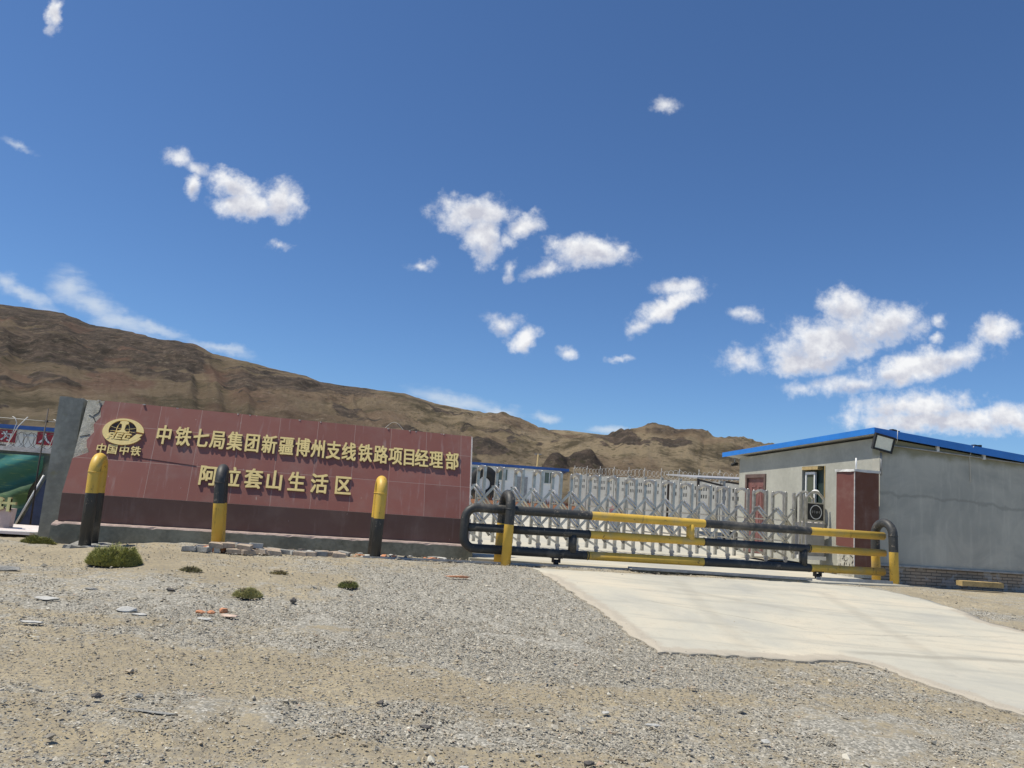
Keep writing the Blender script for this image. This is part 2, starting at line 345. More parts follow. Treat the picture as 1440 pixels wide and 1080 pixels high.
def tiles(name, c, rough, tw, th, off, joint, streak, sd=0):
    m, N = mat(name, rough)
    p = N.map(N.tc, loc=off)
    br = N.n('ShaderNodeTexBrick', offset=0, squash=1); N.L(p, br.inputs['Vector'])
    br.inputs['Scale'].default_value = 1; br.inputs['Mortar Size'].default_value = .0035; br.inputs['Mortar Smooth'].default_value = .6
    br.inputs['Brick Width'].default_value = tw; br.inputs['Row Height'].default_value = th; br.inputs['Bias'].default_value = 0
    br.inputs['Color1'].default_value = tuple(k * .9 for k in c) + (1,); br.inputs['Color2'].default_value = tuple(k * 1.12 for k in c) + (1,)
    br.inputs['Mortar'].default_value = tuple(joint) + (1,)
    cc = N.mix(N.m('MULTIPLY', N.noise(N.tc, 150, 3, .6), .3), br.outputs[0], tuple(k * .6 for k in c))
    drip = N.ss(N.noise(N.map(N.tc, loc=(sd, 0, 0), scale=(9, 1.1, 1.1)), 1.3, 5, .6), .56, .74)
    cc = N.mix(N.m('MULTIPLY', drip, streak), cc, (.52, .42, .38))
    fl = N.ss(N.noise(N.map(N.tc, loc=(3 + sd, 0, 0), scale=(14, 3.5, 3.5)), 1.9, 3, .5), .735, .76)
    cc = N.mix(N.m('MULTIPLY', fl, .7), cc, (.62, .54, .46))
    cc = N.mix(N.m('MULTIPLY', N.ss(N.noise(N.tc, 2.2, 6, .6), .45, .7), .22), cc, (.34, .25, .21))
    N.L(cc, N.b.inputs['Base Color']); N.L(N.m('ADD', N.m('MULTIPLY', N.noise(N.tc, 5, 5, .6), .35), rough - .15), N.b.inputs['Roughness'])
    bump(N, N.m('SUBTRACT', 1.0, br.outputs['Fac']), .3, .003); return m
m_red = tiles('dusty_red_stone_tiles', (.305, .116, .086), .5, .575, .53, (0.0, 0, 0), (.50, .36, .30), .30)
m_maroon = tiles('dark_maroon_stone_tiles', (.165, .058, .030), .62, .575, .6, (0.0, 0, 0), (.19, .11, .085), .14, 4)
m_pil = tiles('maroon_pillar_tiles', (.17, .060, .046), .5, .9, .68, (0.2, 0, .3), (.30, .2, .18), .15, 8)
m_gold = simple('faded_gold_metal', (.96, .72, .29), .45, 0, var=.1, scale=30, spec=.7)
m_goldside = simple('dark_gold_edge', (.34, .24, .10), .5, .1, var=.2, scale=30)  # letter sides get a darker gold than the faces
m_globe = simple('dark_bronze_backing', (.075, .05, .042), .5, var=.2, scale=20)

def paint(name, c, rough, chip, amount, dust):
    m, N = mat(name, rough)
    p = N.tc
    cc = N.mix(N.ss(N.noise(p, 3, 6, .6), .3, .7), tuple(k * .84 for k in c), c)
    sc_ = N.ss(N.noise(N.map(p, scale=(1.0, 1, 1.0)), 9, 9, .78), .645 - amount, .665 - amount)
    cc = N.mix(N.m('MULTIPLY', N.ss(N.noise(p, 2.1, 5, .7), .5, .7), dust[1]), cc, dust[0])
    scr = N.ss(N.noise(N.map(p, scale=(26, 26, 2.2)), 1.0, 5, .7), .60, .70)
    cc = N.mix(N.m('MULTIPLY', scr, .6), cc, chip)
    cc = N.mix(sc_, cc, chip); N.L(cc, N.b.inputs['Base Color'])
    N.L(N.m('ADD', N.m('MULTIPLY', sc_, .3), N.m('ADD', rough - .1, N.m('MULTIPLY', N.noise(p, 9, 4), .2))), N.b.inputs['Roughness'])
    bump(N, N.m('ADD', N.m('MULTIPLY', sc_, -.4), N.noise(p, 30, 5, .6)), .25, .004); return m
m_yel = paint('yellow_road_paint', (.74, .47, .07), .5, (.17, .10, .05), .035, ((.50, .37, .16), .75))
m_blk = paint('dusty_black_paint', (.042, .043, .041), .55, (.20, .17, .135), .045, ((.16, .145, .12), .85))
m_steel, N = mat('brushed_stainless_steel', .28, .8)
c = N.mix(N.ss(N.noise(N.tc, 8, 5, .6), .35, .7), (.42, .405, .37), (.62, .60, .55)); N.L(c, N.b.inputs['Base Color'])
N.L(N.m('ADD', .26, N.m('MULTIPLY', N.noise(N.tc, 16, 4), .22)), N.b.inputs['Roughness'])
m_steelg = simple('dull_grey_steel', (.33, .33, .34), .45, .55, var=.12, scale=9)
m_rubber = simple('black_rubber', (.022, .022, .022), .7, var=.3, scale=12)
m_galv = simple('galvanised_strip', (.36, .36, .35), .6, .3, var=.25, scale=5, dirt=((.33, .28, .21), .7))
m_blue = simple('blue_roof_sheet', (.025, .20, .62), .38, 0, var=.1, scale=2, spec=.6)
m_blued = simple('dark_blue_trim', (.025, .09, .30), .5, 0, var=.25, scale=2)
m_soffit = simple('pale_soffit', (.42, .42, .40), .8, var=.15)
m_brick, N = mat('grey_brown_brick', .95, spec=.2)
br = N.n('ShaderNodeTexBrick', offset=.5); N.L(N.map(N.tc, rot=(R(90), 0, 0)), br.inputs['Vector'])
for a_, b_ in (('Scale', 1), ('Mortar Size', .008), ('Brick Width', .25), ('Row Height', .065), ('Mortar Smooth', .3)): br.inputs[a_].default_value = b_
br.inputs['Color1'].default_value = (.44, .34, .25, 1); br.inputs['Color2'].default_value = (.33, .27, .205, 1); br.inputs['Mortar'].default_value = (.16, .14, .11, 1)
cc = N.mix(N.m('MULTIPLY', N.ss(N.noise(N.tc, 3.2, 6, .65), .54, .6), .8), br.outputs[0], (.46, .42, .37)); N.L(cc, N.b.inputs['Base Color'])
bump(N, N.m('SUBTRACT', N.noise(N.tc, 40, 4), N.m('MULTIPLY', br.outputs['Fac'], 2)), .8, .012)
m_door = simple('maroon_door_paint', (.19, .085, .075), .45, var=.3, scale=5, dirt=((.38, .30, .27), .5))
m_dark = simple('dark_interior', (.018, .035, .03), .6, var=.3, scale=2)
m_glass, N = mat('window_glass', .08); N.b.inputs['Base Color'].default_value = (.10, .115, .085, 1); N.b.inputs['Specular IOR Level'].default_value = .8
m_pvc = simple('white_plastic_frame', (.75, .75, .73), .45, var=.06)
m_lampg = simple('frosted_lamp_glass', (.86, .84, .68), .6, var=.06, scale=12, spec=.4)
m_wood = simple('yellowed_timber', (.42, .31, .14), .85, var=.25, scale=7, bs=.4)
m_precast = simple('precast_concrete', (.33, .33, .31), .92, var=.15, scale=3, bs=.3)
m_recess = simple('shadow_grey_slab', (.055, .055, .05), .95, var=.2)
m_panelw = simple('pale_grey_cladding', (.90, .89, .83), .6, var=.06, scale=1.5)
m_cream = simple('off_white_cladding', (.80, .78, .70), .7, var=.12, scale=1.5)
m_signred = simple('red_sign_board', (.36, .02, .035), .5, var=.15)
m_wirew = simple('pale_galvanised_wire', (.66, .66, .62), .5, .2, var=.1)
m_rust = simple('rusty_dark_steel', (.045, .035, .03), .7, var=.3, scale=20)
m_pink = simple('pinkish_stone_slab', (.46, .36, .33), .6, var=.15, scale=5, dirt=((.30, .24, .22), .5))
m_orange = simple('orange_brick_shard', (.55, .25, .13), .9, var=.25, scale=20, bs=.5)
m_beigeb = simple('beige_brick', (.42, .34, .26), .93, var=.28, scale=16, bs=.6, bd=.01, dirt=((.30, .27, .24), .6))
m_rockg = simple('grey_rubble', (.29, .285, .26), .95, var=.3, scale=13, bs=.8, bd=.012)
m_rockp = simple('pale_flat_stone', (.50, .49, .45), .93, var=.2, scale=13, bs=.6, bd=.01)
m_rockd = simple('dark_stone', (.12, .11, .10), .93, var=.3, scale=13, bs=.6, bd=.01)
m_plant, N = mat('green_shrub_stems', .75, spec=.25)
ca = N.n('ShaderNodeAttribute', attribute_name='tone'); N.L(ca.outputs['Color'], N.b.inputs['Base Color'])

# ------------------------------------------------------------------ ground and hills
def gz(x, y):
    x = np.asarray(x, float); y = np.asarray(y, float)
    u = (x - S.x) * S.c + (y - S.y) * S.s; v = -(x - S.x) * S.s + (y - S.y) * S.c
    t = -v - .5; sp = np.where(t > 3, t, np.log1p(np.exp(np.clip(t * 3, -30, 30))) / 3)
    z = -.0625 * np.minimum(sp, 16)
    z = z - .2 * sst(u, 7.0, 8.0) * sst(v, -2.2, .4) * (1 - sst(v, 14, 20))
    z = z - .07 * sst(-u, 4.6, 6.0) * sst(v, -4, 0)
    z = z + .82 * sst(np.hypot(x, y), 22, 60)
    return z
ER = [(0.478,11.323),(0.701,10.381),(0.874,9.619),(1.145,8.327),(1.294,7.406),(1.424,6.885),(1.905,6.956),(2.298,7.017),(2.812,7.049),(3.171,7.22),(3.422,7.11),(3.547,6.7),(3.69,6.429),(3.77,6.269),(3.858,6.059),(3.976,5.969),(4.9,4.9),(6.2,3.4),(9.5,1.5),(12,4.5),(7.6,7.7),(6.43,9.613),(6.254,10.054),(6.387,10.635),(6.308,11.527),(6.097,12.038),(5.83,12.40),(5.0,12.36),(3.6,12.03),(2.0,11.64)]
def inside(px, py, poly):
    c = np.zeros(px.shape, bool); n = len(poly)
    for i in range(n):
        (x0, y0), (x1, y1) = poly[i], poly[(i+1) % n]
        k = ((y0 > py) != (y1 > py)) & (px < (x1 - x0) * (py - y0) / (y1 - y0 + 1e-12) + x0); c ^= k
    return c
def edge_dist(px, py, poly):
    d = np.full(px.shape, 1e9); n = len(poly)
    for i in range(n):
        (x0, y0), (x1, y1) = poly[i], poly[(i+1) % n]; ex, ey = x1-x0, y1-y0
        t = np.clip(((px-x0)*ex + (py-y0)*ey) / (ex*ex+ey*ey), 0, 1); d = np.minimum(d, np.hypot(px-x0-t*ex, py-y0-t*ey))
    return d
def gravel_mask(x, y):
    n = fbm(x * .9, y * 1.5, 5, 3) * .9 + fbm(x * 4, y * 7, 4, 60) * .7
    m = .46 + n
    def blob(cx, cy, a, b, k): return k * np.exp(-(((x-cx)/a)**2 + ((y-cy)/b)**2))
    m = m + blob(-.1, 8.9, 1.5, 2.0, .75) + blob(.5, 7.2, .9, 1.2, .5) - blob(-.2, 5.5, 2.2, .42, .55) + blob(-.6, 4.6, 1.4, .28, .5) + blob(2.2, 5.3, 1.3, .45, .4)
    m = m - blob(-2.3, 5.4, 1.2, .3, .4) - blob(-3.0, 8.9, 2.0, .35, .6) - blob(.2, 4.3, 1.2, .15, .45) + blob(1.6, 6.5, .8, .25, .45) - blob(-4.9, 9.6, 1.2, .7, .8) + blob(-2.5, 7.2, 1.5, .7, .25)
    for off in (0, 1.45):
        d = y - (5.2 + .13 * (x + 2) + .12 * np.sin(x * .8) + off); m = m - .42 * np.exp(-(d / .17) ** 2) * (.6 + fbm(x * 2, y * 2, 3, 70)) + .18 * np.exp(-((np.abs(d) - .33) / .1) ** 2)
    return np.clip(m, 0, 1.2)
az = np.radians(np.concatenate([np.linspace(-100, -44, 50), np.linspace(-43.8, 43.8, 640), np.linspace(44, 100, 50)]))
rr = 1.2 * (78 / 1.2) ** (np.linspace(0, 1, 330))
A_, R_ = np.meshgrid(az, rr); X, Y = np.sin(A_) * R_, np.cos(A_) * R_
Z = gz(X, Y); near = 1 - sst(R_, 12, 30)
gm = gravel_mask(X, Y)
ind = inside(X, Y, ER); ed = edge_dist(X, Y, ER); clear = np.where(ind, 0, sst(ed, 0, .35))
us = (X - S.x) * S.c + (Y - S.y) * S.s; vs_ = -(X - S.x) * S.s + (Y - S.y) * S.c
yard = sst(us, -1.5, -.5) * sst(vs_, .2, .6)
Z = Z + near * (1 - yard) * (fbm(X * 1.3, Y * 1.3, 3, 21) * .06 + fbm(X * 9, Y * 9, 4, 5) * .028 * (.4 + gm)) * (.25 + .75 * clear) - .012
Z = np.where(ind, np.minimum(Z, gz(X, Y) - .002 - .03 * sst(ed, 0, .25)), Z)
Z = Z - .03 * yard * near
ground = grid_mesh('ground', X, Y, Z, m_ground, {'gravel': gm.reshape(-1)}); tag(ground, kind='structure')

def sheet(name, poly, step, off, m, jag=.03, skirt=.05):
    """paving sheet following the ground, with a slightly ragged edge and a skirt"""
    pts, edges = [], []
    P2 = []
    for i in range(len(poly)):
        a, b = Vector(poly[i]), Vector(poly[(i+1) % len(poly)]); n = max(1, int((b - a).length / (step * .6)))
        for k in range(n):
            p = a.lerp(b, k / n); nr = (b - a).normalized(); P2.append((p.x + nr.y * random.uniform(-jag, jag), p.y - nr.x * random.uniform(-jag, jag)))
    nb = len(P2); pts = [Vector(p) for p in P2]; edges = [(i, (i+1) % nb) for i in range(nb)]
    xs = np.arange(min(p[0] for p in P2), max(p[0] for p in P2), step); ys = np.arange(min(p[1] for p in P2), max(p[1] for p in P2), step)
    gx, gy = np.meshgrid(xs, ys); gx, gy = gx.ravel() + 1e-3, gy.ravel(); k = inside(gx, gy, P2) & (edge_dist(gx, gy, P2) > step * .4)
    pts += [Vector((a, b)) for a, b in zip(gx[k], gy[k])]
    v2, e2, f2, *_ = delaunay_2d_cdt(pts, edges, [], 1, 1e-5)
    V = np.array([tuple(p) for p in v2]); z = gz(V[:, 0], V[:, 1]) + off
    mb = MB(); mb.v = [(a, b, c) for (a, b), c in zip(V, z)]
    for f in f2:
        mb.f.append(tuple(f)); mb.mi.append(0); mb.sm.append(True)
    b0 = len(mb.v)
    mb.v += [(p[0], p[1], float(gz(p[0], p[1])) + off - skirt) for p in P2]
    ix = {}
    for i, p in enumerate(v2): ix[(round(p.x, 4), round(p.y, 4))] = i
    for i in range(nb):
        j = (i+1) % nb; a = ix.get((round(P2[i][0], 4), round(P2[i][1], 4))); b = ix.get((round(P2[j][0], 4), round(P2[j][1], 4)))
        if a is None or b is None: continue
        mb.f.append((b0+i, b0+j, b, a)); mb.mi.append(0); mb.sm.append(False)
    o = mb.build(name, m); g_d = np.zeros(len(mb.v))
    if name == 'road': A = np.array(mb.v); g_d = (1 - sst(edge_dist(A[:, 0], A[:, 1], poly), 0, .42)) * (1 - sst(A[:, 1], 10.6, 11.2))
    at = o.data.attributes.new('grit', 'FLOAT', 'POINT'); at.data.foreach_set('value', g_d.astype(np.float32)); return tag(o, kind='structure')
sheet('road', ER, .11, .007, m_pave, .03, .05)
def Wp(fr, u, v): p = fr.W(u, v); return (p.x, p.y)
YD = [Wp(S, -.42, .62), Wp(S, 1.5, .28), Wp(S, 5.0, -.42), Wp(S, 7.0, -.3), Wp(S, 8.6, 2.0), (7.3, 23), (24, 30), (30, 56), (-12, 58), (-9, 30), Wp(S, -1.6, 1.9), Wp(S, -.42, 1.6)]
sheet('pavement', YD, .9, .012, m_pave, .02, .05)

# hills: crest directions (azimuth in degrees from straight ahead, tangent of the elevation angle)
CA = [(-90,.10),(-60,.14),(-41.3,.1656),(-38,.1678),(-34.4,.1712),(-32.2,.1728),(-31,.1727),(-29.4,.1642),(-27.8,.1651),(-26.2,.1627),(-24.8,.1598),(-22.8,.1606),(-21.6,.1513),(-19.2,.1471),(-16.7,.1399),(-15.2,.1375),(-14.1,.1313),(-10.5,.1286),(-7.9,.1274),(-5.7,.1186),(-4.1,.1153),(-2,.1109),(-.3,.1112),(2.4,.0977),(3.2,.0931),(5.1,.0823),(7.2,.0737),(12,.05),(20,.03),(90,.02)]
CF = [(-90,.02),(-6,.05),(1.3,.0908),(3.2,.0949),(4.5,.0956),(5.8,.0943),(7.1,.093),(8.7,.0937),(14,.08),(25,.05),(90,.03)]
CR_ = [(-90,.0),(-8,.012),(-.7,.052),(2.5,.0718),(4.5,.0817),(6.6,.0915),(8.7,.0992),(10,.1055),(10.6,.1075),(12,.1045),(13.6,.1039),(14.8,.1005),(16.8,.0941),(18.7,.0886),(22,.0791),(26.5,.0717),(34,.058),(60,.05),(90,.04)]
azd = np.concatenate([np.linspace(-88, -44, 60), np.linspace(-43.9, 40, 780), np.linspace(40.3, 88, 60)])
rr = np.concatenate([np.linspace(62, 420, 210), np.linspace(422, 960, 150)])
A_, R_ = np.meshgrid(azd, rr); X, Y = np.sin(np.radians(A_)) * R_, np.cos(np.radians(A_)) * R_
def ridge(tab, rc_, p):
    el = np.interp(A_, [a for a, b in tab], [b for a, b in tab]); H = .93 + el * rc_ - .8
    t = np.clip((R_ - 120) / (rc_ - 120), 0, 1); back = np.clip((R_ - rc_) / 260, 0, 1)
    return H * (t ** p) * (1 - .8 * back), H
zA, HA = ridge(CA, 520 + 40 * np.sin(A_ * .12), 1.22); zF, HF = ridge(CF, 880, 1.6); zR, HR = ridge(CR_, 330 + 20 * np.sin(A_ * .3), 1.25)
st_ = np.stack([zA, zF, zR]); kk = .5
Zb = np.log(np.exp(np.clip((st_ - st_.max(0)) * kk, -40, 0)).sum(0)) / kk + st_.max(0)
Zb = np.maximum(Zb - .8 * (Zb < 3), 0)
gul = ridged(A_ * .55 + fbm(X * .01, Y * .01, 3, 4) * 3, R_ * .0025, 4, 31) - .55
n1 = fbm(X * .018, Y * .018, 6, 8); n2 = fbm(X * .09, Y * .09, 5, 12)
amp = np.clip(Zb / 30, 0, 1)
low = (1 - sst(Zb / np.maximum(st_.max(0).max(0, keepdims=True), 1), .75, 1.0))
LAT = np.radians(A_) * 420
rock = np.clip(sst(fbm(LAT * .035, Zb * .13, 5, 44, .6), .06, .2) * .75, 0, 1)
eld = Zb / R_
pz = .35 + .65 * sst(fbm(LAT * .05, Zb * .2, 4, 61), -.12, .1)
crag = pz * sst(A_, -38, -33) * (1 - sst(A_, -23.5, -21)) * sst(eld, .10, .125) * 1.35 + .6 * sst(A_, -22, -20) * (1 - sst(A_, -11, -8)) * sst(eld, .105, .12) * (1 - sst(eld, .128, .14)) + .5 * sst(A_, 9.6, 10.2) * (1 - sst(A_, 14, 16)) * sst(eld, .085, .10)
rock = np.clip(rock + crag, 0, 1.2)
crgn = ridged(X * .05, Y * .05, 5, 77) - .5
Z = Zb + amp * (gul * 5 * (.12 + .88 * low) + n1 * 3.6 * (.15 + .85 * low) + n2 * 1.3 * (.4 + .6 * low) + crgn * rock * 4.5 * (.35 + .65 * low))
def knob(azk, rk_, wa, wr, h):
    return h * np.exp(-(((A_ - azk) / wa) ** 2 + ((R_ - rk_) / wr) ** 2) ** 1.5)
kn = knob(3.6, 185, 1.0, 14, 5.2) + knob(5.5, 195, 1.1, 12, 5.4) + knob(6.6, 200, .7, 12, 2.6) + knob(10.5, 325, 1.3, 16, .4) + knob(-1.6, 240, 2.0, 22, 4) + knob(1.4, 200, 1.6, 20, -1.5)
Z = Z + kn * (1 + .9 * crgn)
rock = np.clip(rock + sst(kn, .8, 2.6) * 1.1, 0, 1.3)
red = sst(fbm(LAT * .03, Zb * .1, 4, 71), -.02, .16) * (sst(A_, -40, -31) * (1 - sst(A_, -24, -16)) * sst(eld, .07, .12) + .45)
tan_ = .9 * (1 - sst(eld, .03, .10)) * sst(fbm(LAT * .02, Zb * .07, 4, 83), -.15, .1) + np.clip(sst(A_, -3, 5) * .8 + fbm(X * .008, Y * .008, 3, 90) * .8, 0, 1) + .5 * sst(azd * 0 + A_, -8, -4) * sst(eld, .09, .1)
Z = Z + .62 - 1.6 * (1 - sst(R_, 62, 76))
hills = grid_mesh('hills', X, Y, Z, m_hill, {'rock': rock.reshape(-1), 'red': np.clip(red, 0, 1).reshape(-1), 'tan': np.clip(tan_, 0, 1.1).reshape(-1)}); tag(hills, kind='structure')

# ------------------------------------------------------------------ loose gravel
OCT_V = np.array([(1,0,0),(-1,0,0),(0,1,0),(0,-1,0),(0,0,1),(0,0,-1)], float)
OCT_F = np.array([(0,2,4),(2,1,4),(1,3,4),(3,0,4),(2,0,5),(1,2,5),(3,1,5),(0,3,5)])
def scatter(n, r0, r1, s0, s1, azm, power, keepfn):
    r = r0 + (r1 - r0) * rng.random(n) ** power; a = np.radians(rng.uniform(-azm, azm, n)); x, y = np.sin(a) * r, np.cos(a) * r
    k = rng.random(n) < keepfn(x, y); x, y, r = x[k], y[k], r[k]; n = len(x)
    s = s0 + (s1 - s0) * rng.random(n) ** 2.2
    sx, sy, szz = s * rng.uniform(.7, 1.35, n), s * rng.uniform(.6, 1.1, n), s * rng.uniform(.3, .6, n)
    V = OCT_V[None] * np.stack([sx, sy, szz], -1)[:, None] ; V = V + rng.normal(0, .22, (n, 6, 3)) * s[:, None, None]
    th = rng.uniform(0, 6.28, n); c, s_ = np.cos(th), np.sin(th)
    x2 = V[..., 0] * c[:, None] - V[..., 1] * s_[:, None]; y2 = V[..., 0] * s_[:, None] + V[..., 1] * c[:, None]
    z = gz(x, y) + s * .18
    V = np.stack([x2 + x[:, None], y2 + y[:, None], V[..., 2] + z[:, None]], -1)
    pal = np.array([(.20,.185,.16),(.27,.25,.215),(.34,.31,.265),(.29,.235,.17),(.15,.135,.12),(.43,.39,.32),(.56,.53,.47),(.31,.21,.15)])
    T = np.array([1.36, 1.38, 1.34]) * (.65 * pal[rng.choice(8, n, p=[.17,.26,.20,.22,.02,.08,.03,.02])] + .35 * np.array([.29, .265, .22])) * rng.uniform(.88, 1.12, (n, 1))
    return V.reshape(-1, 3), T.repeat(6, 0), n
def kp(x, y, lo=.32):
    u = (x - S.x) * S.c + (y - S.y) * S.s; v = -(x - S.x) * S.s + (y - S.y) * S.c
    k = lo + (1 - lo) * sst(gravel_mask(x, y) + fbm(x * 6, y * 6, 3, 2) * .9, .25, 1.0)
    i = inside(x, y, ER); d = edge_dist(x, y, ER)
    k = np.where(i, np.where(d < .38, 1.0 * (1 - d / .38) ** 2.2 + .012, .006 * (y < 11)), k)
    blocked = ((v > .55) & (u < 7)) | ((v > .1) & (u > -.5) & (u < 7)) | ((x > 7.5) & (y > 16.2)) | (v > 4)
    return np.where(blocked, 0, k)
parts_ = [scatter(110000, 2.9, 7.5, .003, .009, 41, 1.0, kp), scatter(85000, 3.2, 13, .005, .013, 40, .95, kp), scatter(13000, 3.2, 15, .009, .020, 40, .9, kp), scatter(700, 3.2, 14, .016, .034, 40, .9, lambda x, y: kp(x, y, .35))]
Vv, Tt, F_, b = [], [], [], 0
for V, T, n in parts_:
    Vv.append(V); Tt.append(T); F_.append((OCT_F[None] + (np.arange(n) * 6)[:, None, None] + b).reshape(-1, 3)); b += n * 6
g_ = np_mesh('gravel', np.concatenate(Vv), np.concatenate(F_), m_stone, {'tone': np.concatenate(Tt)}, smooth=False)
tag(g_, 'loose crushed stone scattered over the sandy forecourt', 'gravel', kind='stuff')

# ------------------------------------------------------------------ raised lettering
def glyph(ch, w, h, bold, depth, mats, name='letter', parent=None, place=None):
    """one character as a solid; strokes are thickened by a few slightly shifted copies of differing height"""
    cu = bpy.data.curves.new('glyph', 'FONT'); cu.body = ch; cu.extrude = .01; cu.align_x = 'CENTER'; cu.resolution_u = 3
    o = bpy.data.objects.new('glyph', cu); col.objects.link(o); dg = bpy.context.evaluated_depsgraph_get(); dg.update()
    ev = o.evaluated_get(dg); me = ev.to_mesh()
    vs = [v.co.copy() for v in me.vertices]; fs = [tuple(p.vertices) for p in me.polygons]; nz = [p.normal.z for p in me.polygons]
    ev.to_mesh_clear(); bpy.data.objects.remove(o); bpy.data.curves.remove(cu)
    mb = MB()
    for k, (dx, dy) in enumerate(((0, 0), (-1, -1), (1, -1), (-1, 1), (1, 1))):
        b0 = len(mb.v)
        for v in vs: mb.v.append(place(v.x * w + dx * bold, (v.y - .36) * h + dy * bold * .8, depth - k * .0004 if v.z > 0 else .0004 * k))
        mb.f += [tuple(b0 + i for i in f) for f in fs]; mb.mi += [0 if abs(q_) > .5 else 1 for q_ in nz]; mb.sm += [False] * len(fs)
    return mb.build(name, mats, parent)

# ------------------------------------------------------------------ sign
TILT = R(18); SV, CV = math.sin(TILT), math.cos(TILT)
sign = thing('sign_wall', 'long red stone sign wall with raised gold Chinese lettering on a grey plinth', 'sign', S, 0, .85, 0)
def onp(u, t, d=0): return (u, t * SV - d * CV, .585 + t * CV + d * SV)     # on the tilted face, d out of it
mb = MB()
TL, TR_ = -6.20, -.41
# tilted stone slab, its top left tiles fallen away along a ragged line
poly = [(-6.215, 0), (-.43, 0), (-.40, 1.412), (-5.95, 1.433), (-5.985, 1.30), (-5.96, 1.17), (-6.03, 1.05), (-6.0, .93), (-6.07, .80), (-6.05, .70), (-6.0, .62), (-6.195, .51)]
mbp = MB(); mbp.prism(poly, lambda a, b, d: (a, b, d), .03)
pn = mbp.build('tile_face', m_red, sign); pn.location = onp(0, 0, -.03); pn.rotation_euler = (R(90) - TILT, 0, 0)
mb = MB(); fn = lambda a, b, d: onp(a, b, -.034 - d)
mb.prism([(-6.2, .01), (-.415, .01), (-.395, 1.40), (-6.19, 1.438)], fn, .05); mb.build('mortar_backing', m_mortar, sign)
mb = MB(); crk = [(-6.13, 1.20), (-6.06, 1.17), (-6.02, 1.10), (-5.97, 1.12)]
for a_, b_ in zip(crk, crk[1:]): mb.bar(onp(a_[0], a_[1], -.032), onp(b_[0], b_[1], -.032), .012, .006)
for a_, b_ in (((-5.99, 1.38), (-6.01, 1.25)), ((-6.01, 1.25), (-6.07, 1.19)), ((-6.18, .86), (-6.05, .90))): mb.bar(onp(*a_, -.032), onp(*b_, -.032), .010, .006)
mb.build('mortar_crack', m_recess, sign)
mb = MB(); mb.box(-6.215, -.43, 0, .04, .205, .582); mb.build('lower_tile_band', m_maroon, sign)
mb = MB()   # core block filling the wedge
ax = [(-6.18, -.45)]
mb.add([(-6.18,.043,.0),(-.45,.043,.0),(-.45,.62,.0),(-6.18,.62,.0),(-6.18,.043,.58),(-.45,.043,.58),(-.44,.54,1.9),(-6.17,.54,1.93),(-.44,.62,1.9),(-6.17,.62,1.93)],
       [(0,1,5,4),(4,5,6,7),(7,6,8,9),(9,8,2,3),(0,4,7,9,3),(1,2,8,6,5),(0,3,2,1)]); mb.build('core', m_plinth, sign)
mb = MB(); mb.box(-.43, -.395, -.005, .05, .2, .59); mb.prism([(-.43, .0), (-.408, 0), (-.378, 1.40), (-.40, 1.412)], lambda a, b, d: onp(a, b, .004 - d), .04); mb.build('edge_trim', m_capst, sign)
# plinth with a crumbling top arris
mb = MB(); n = 90; us_ = np.linspace(-6.25, -.36, n)
prof = []
for i, u in enumerate(us_):
    j = random.uniform(-.004, .002); k = random.uniform(-.004, .002) - (.018 if random.random() < .06 else 0)
    if i < 2: j -= .03
    prof.append([(u, -.15, -.25), (u, -.15 + abs(k) * .3, .178 + j + k), (u, -.135 + random.uniform(0, .006), .197 + j), (u, .05, .205), (u, .05, -.25)])
vs = [p for pr in prof for p in pr]; fs = []
for i in range(n - 1):
    for k in range(5): fs.append((i*5+k, i*5+(k+1)%5, (i+1)*5+(k+1)%5, (i+1)*5+k))
fs += [(4,3,2,1,0), tuple((n-1)*5+k for k in range(5))]
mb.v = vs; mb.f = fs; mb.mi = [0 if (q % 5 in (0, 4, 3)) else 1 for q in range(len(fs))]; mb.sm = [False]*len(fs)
mb.build('plinth', [m_plinth, simple('pale_pink_ledge', (.40, .31, .27), .9, var=.3, scale=8)], sign)  # top ledge coloured paler and pinker than the plinth front
# back wall of rendered cement
mb = MB(); n = 60; us_ = np.linspace(-6.56, -.42, n); top = [1.955 - .012 * (i / n) + random.uniform(-.012, .006) for i in range(n)]
for i in range(n):
    mb.v += [(us_[i], .46 if us_[i] < -6.18 else .625, -.3), (us_[i], .46 if us_[i] < -6.18 else .625, top[i] if us_[i] < -6.18 else 1.9), (us_[i], .85, top[i] - .01 if us_[i] < -6.18 else 1.9), (us_[i], .85, -.3)]
for i in range(n - 1):
    for k in range(4): mb.f.append((i*4+k, i*4+(k+1)%4, (i+1)*4+(k+1)%4, (i+1)*4+k))
mb.f += [(3,2,1,0), tuple((n-1)*4+k for k in range(4))]; mb.mi = [0]*len(mb.f); mb.sm = [False]*len(mb.f)
mb.build('back_wall', m_conc, sign)
mb = MB()
for i in range(34):    # crumbling cap mortar along the top edge
    u = random.uniform(-6.1, -.42); s_ = random.uniform(.006, .02); p = onp(u, 1.43 + .0 - (u + 6) * .004, random.uniform(-.05, .0))
    mb.box(p[0]-s_*1.8, p[0]+s_*1.8, p[1]-s_, p[1]+s_, p[2]-s_*.5, p[2]+s_*.6, rot=Matrix.Rotation(random.uniform(0, 3), 3, 'Z'), about=p)
mb.build('cap_crumbs', m_capst, sign)
mb = MB()   # open joint under the logo and loose wires over the top edge
mb.bar(onp(-5.42, .60, .002), onp(-4.55, .535, .002), .008, .004); mb.build('open_joint', m_recess, sign)
mb = MB()
for u0, u1, h in ((-1.85, -1.5, .16),):
    pts = [onp(u0 + (u1 - u0) * k / 12, 1.40 + h * math.sin(math.pi * k / 12), -.06) for k in range(13)]; mb.tube(pts, .0022, 5)
mb.tube([onp(-6.35, 1.56, -.3), onp(-6.2, 1.50, -.25), onp(-5.9, 1.47, -.2), onp(-5.5, 1.46, -.2)], .004, 5)
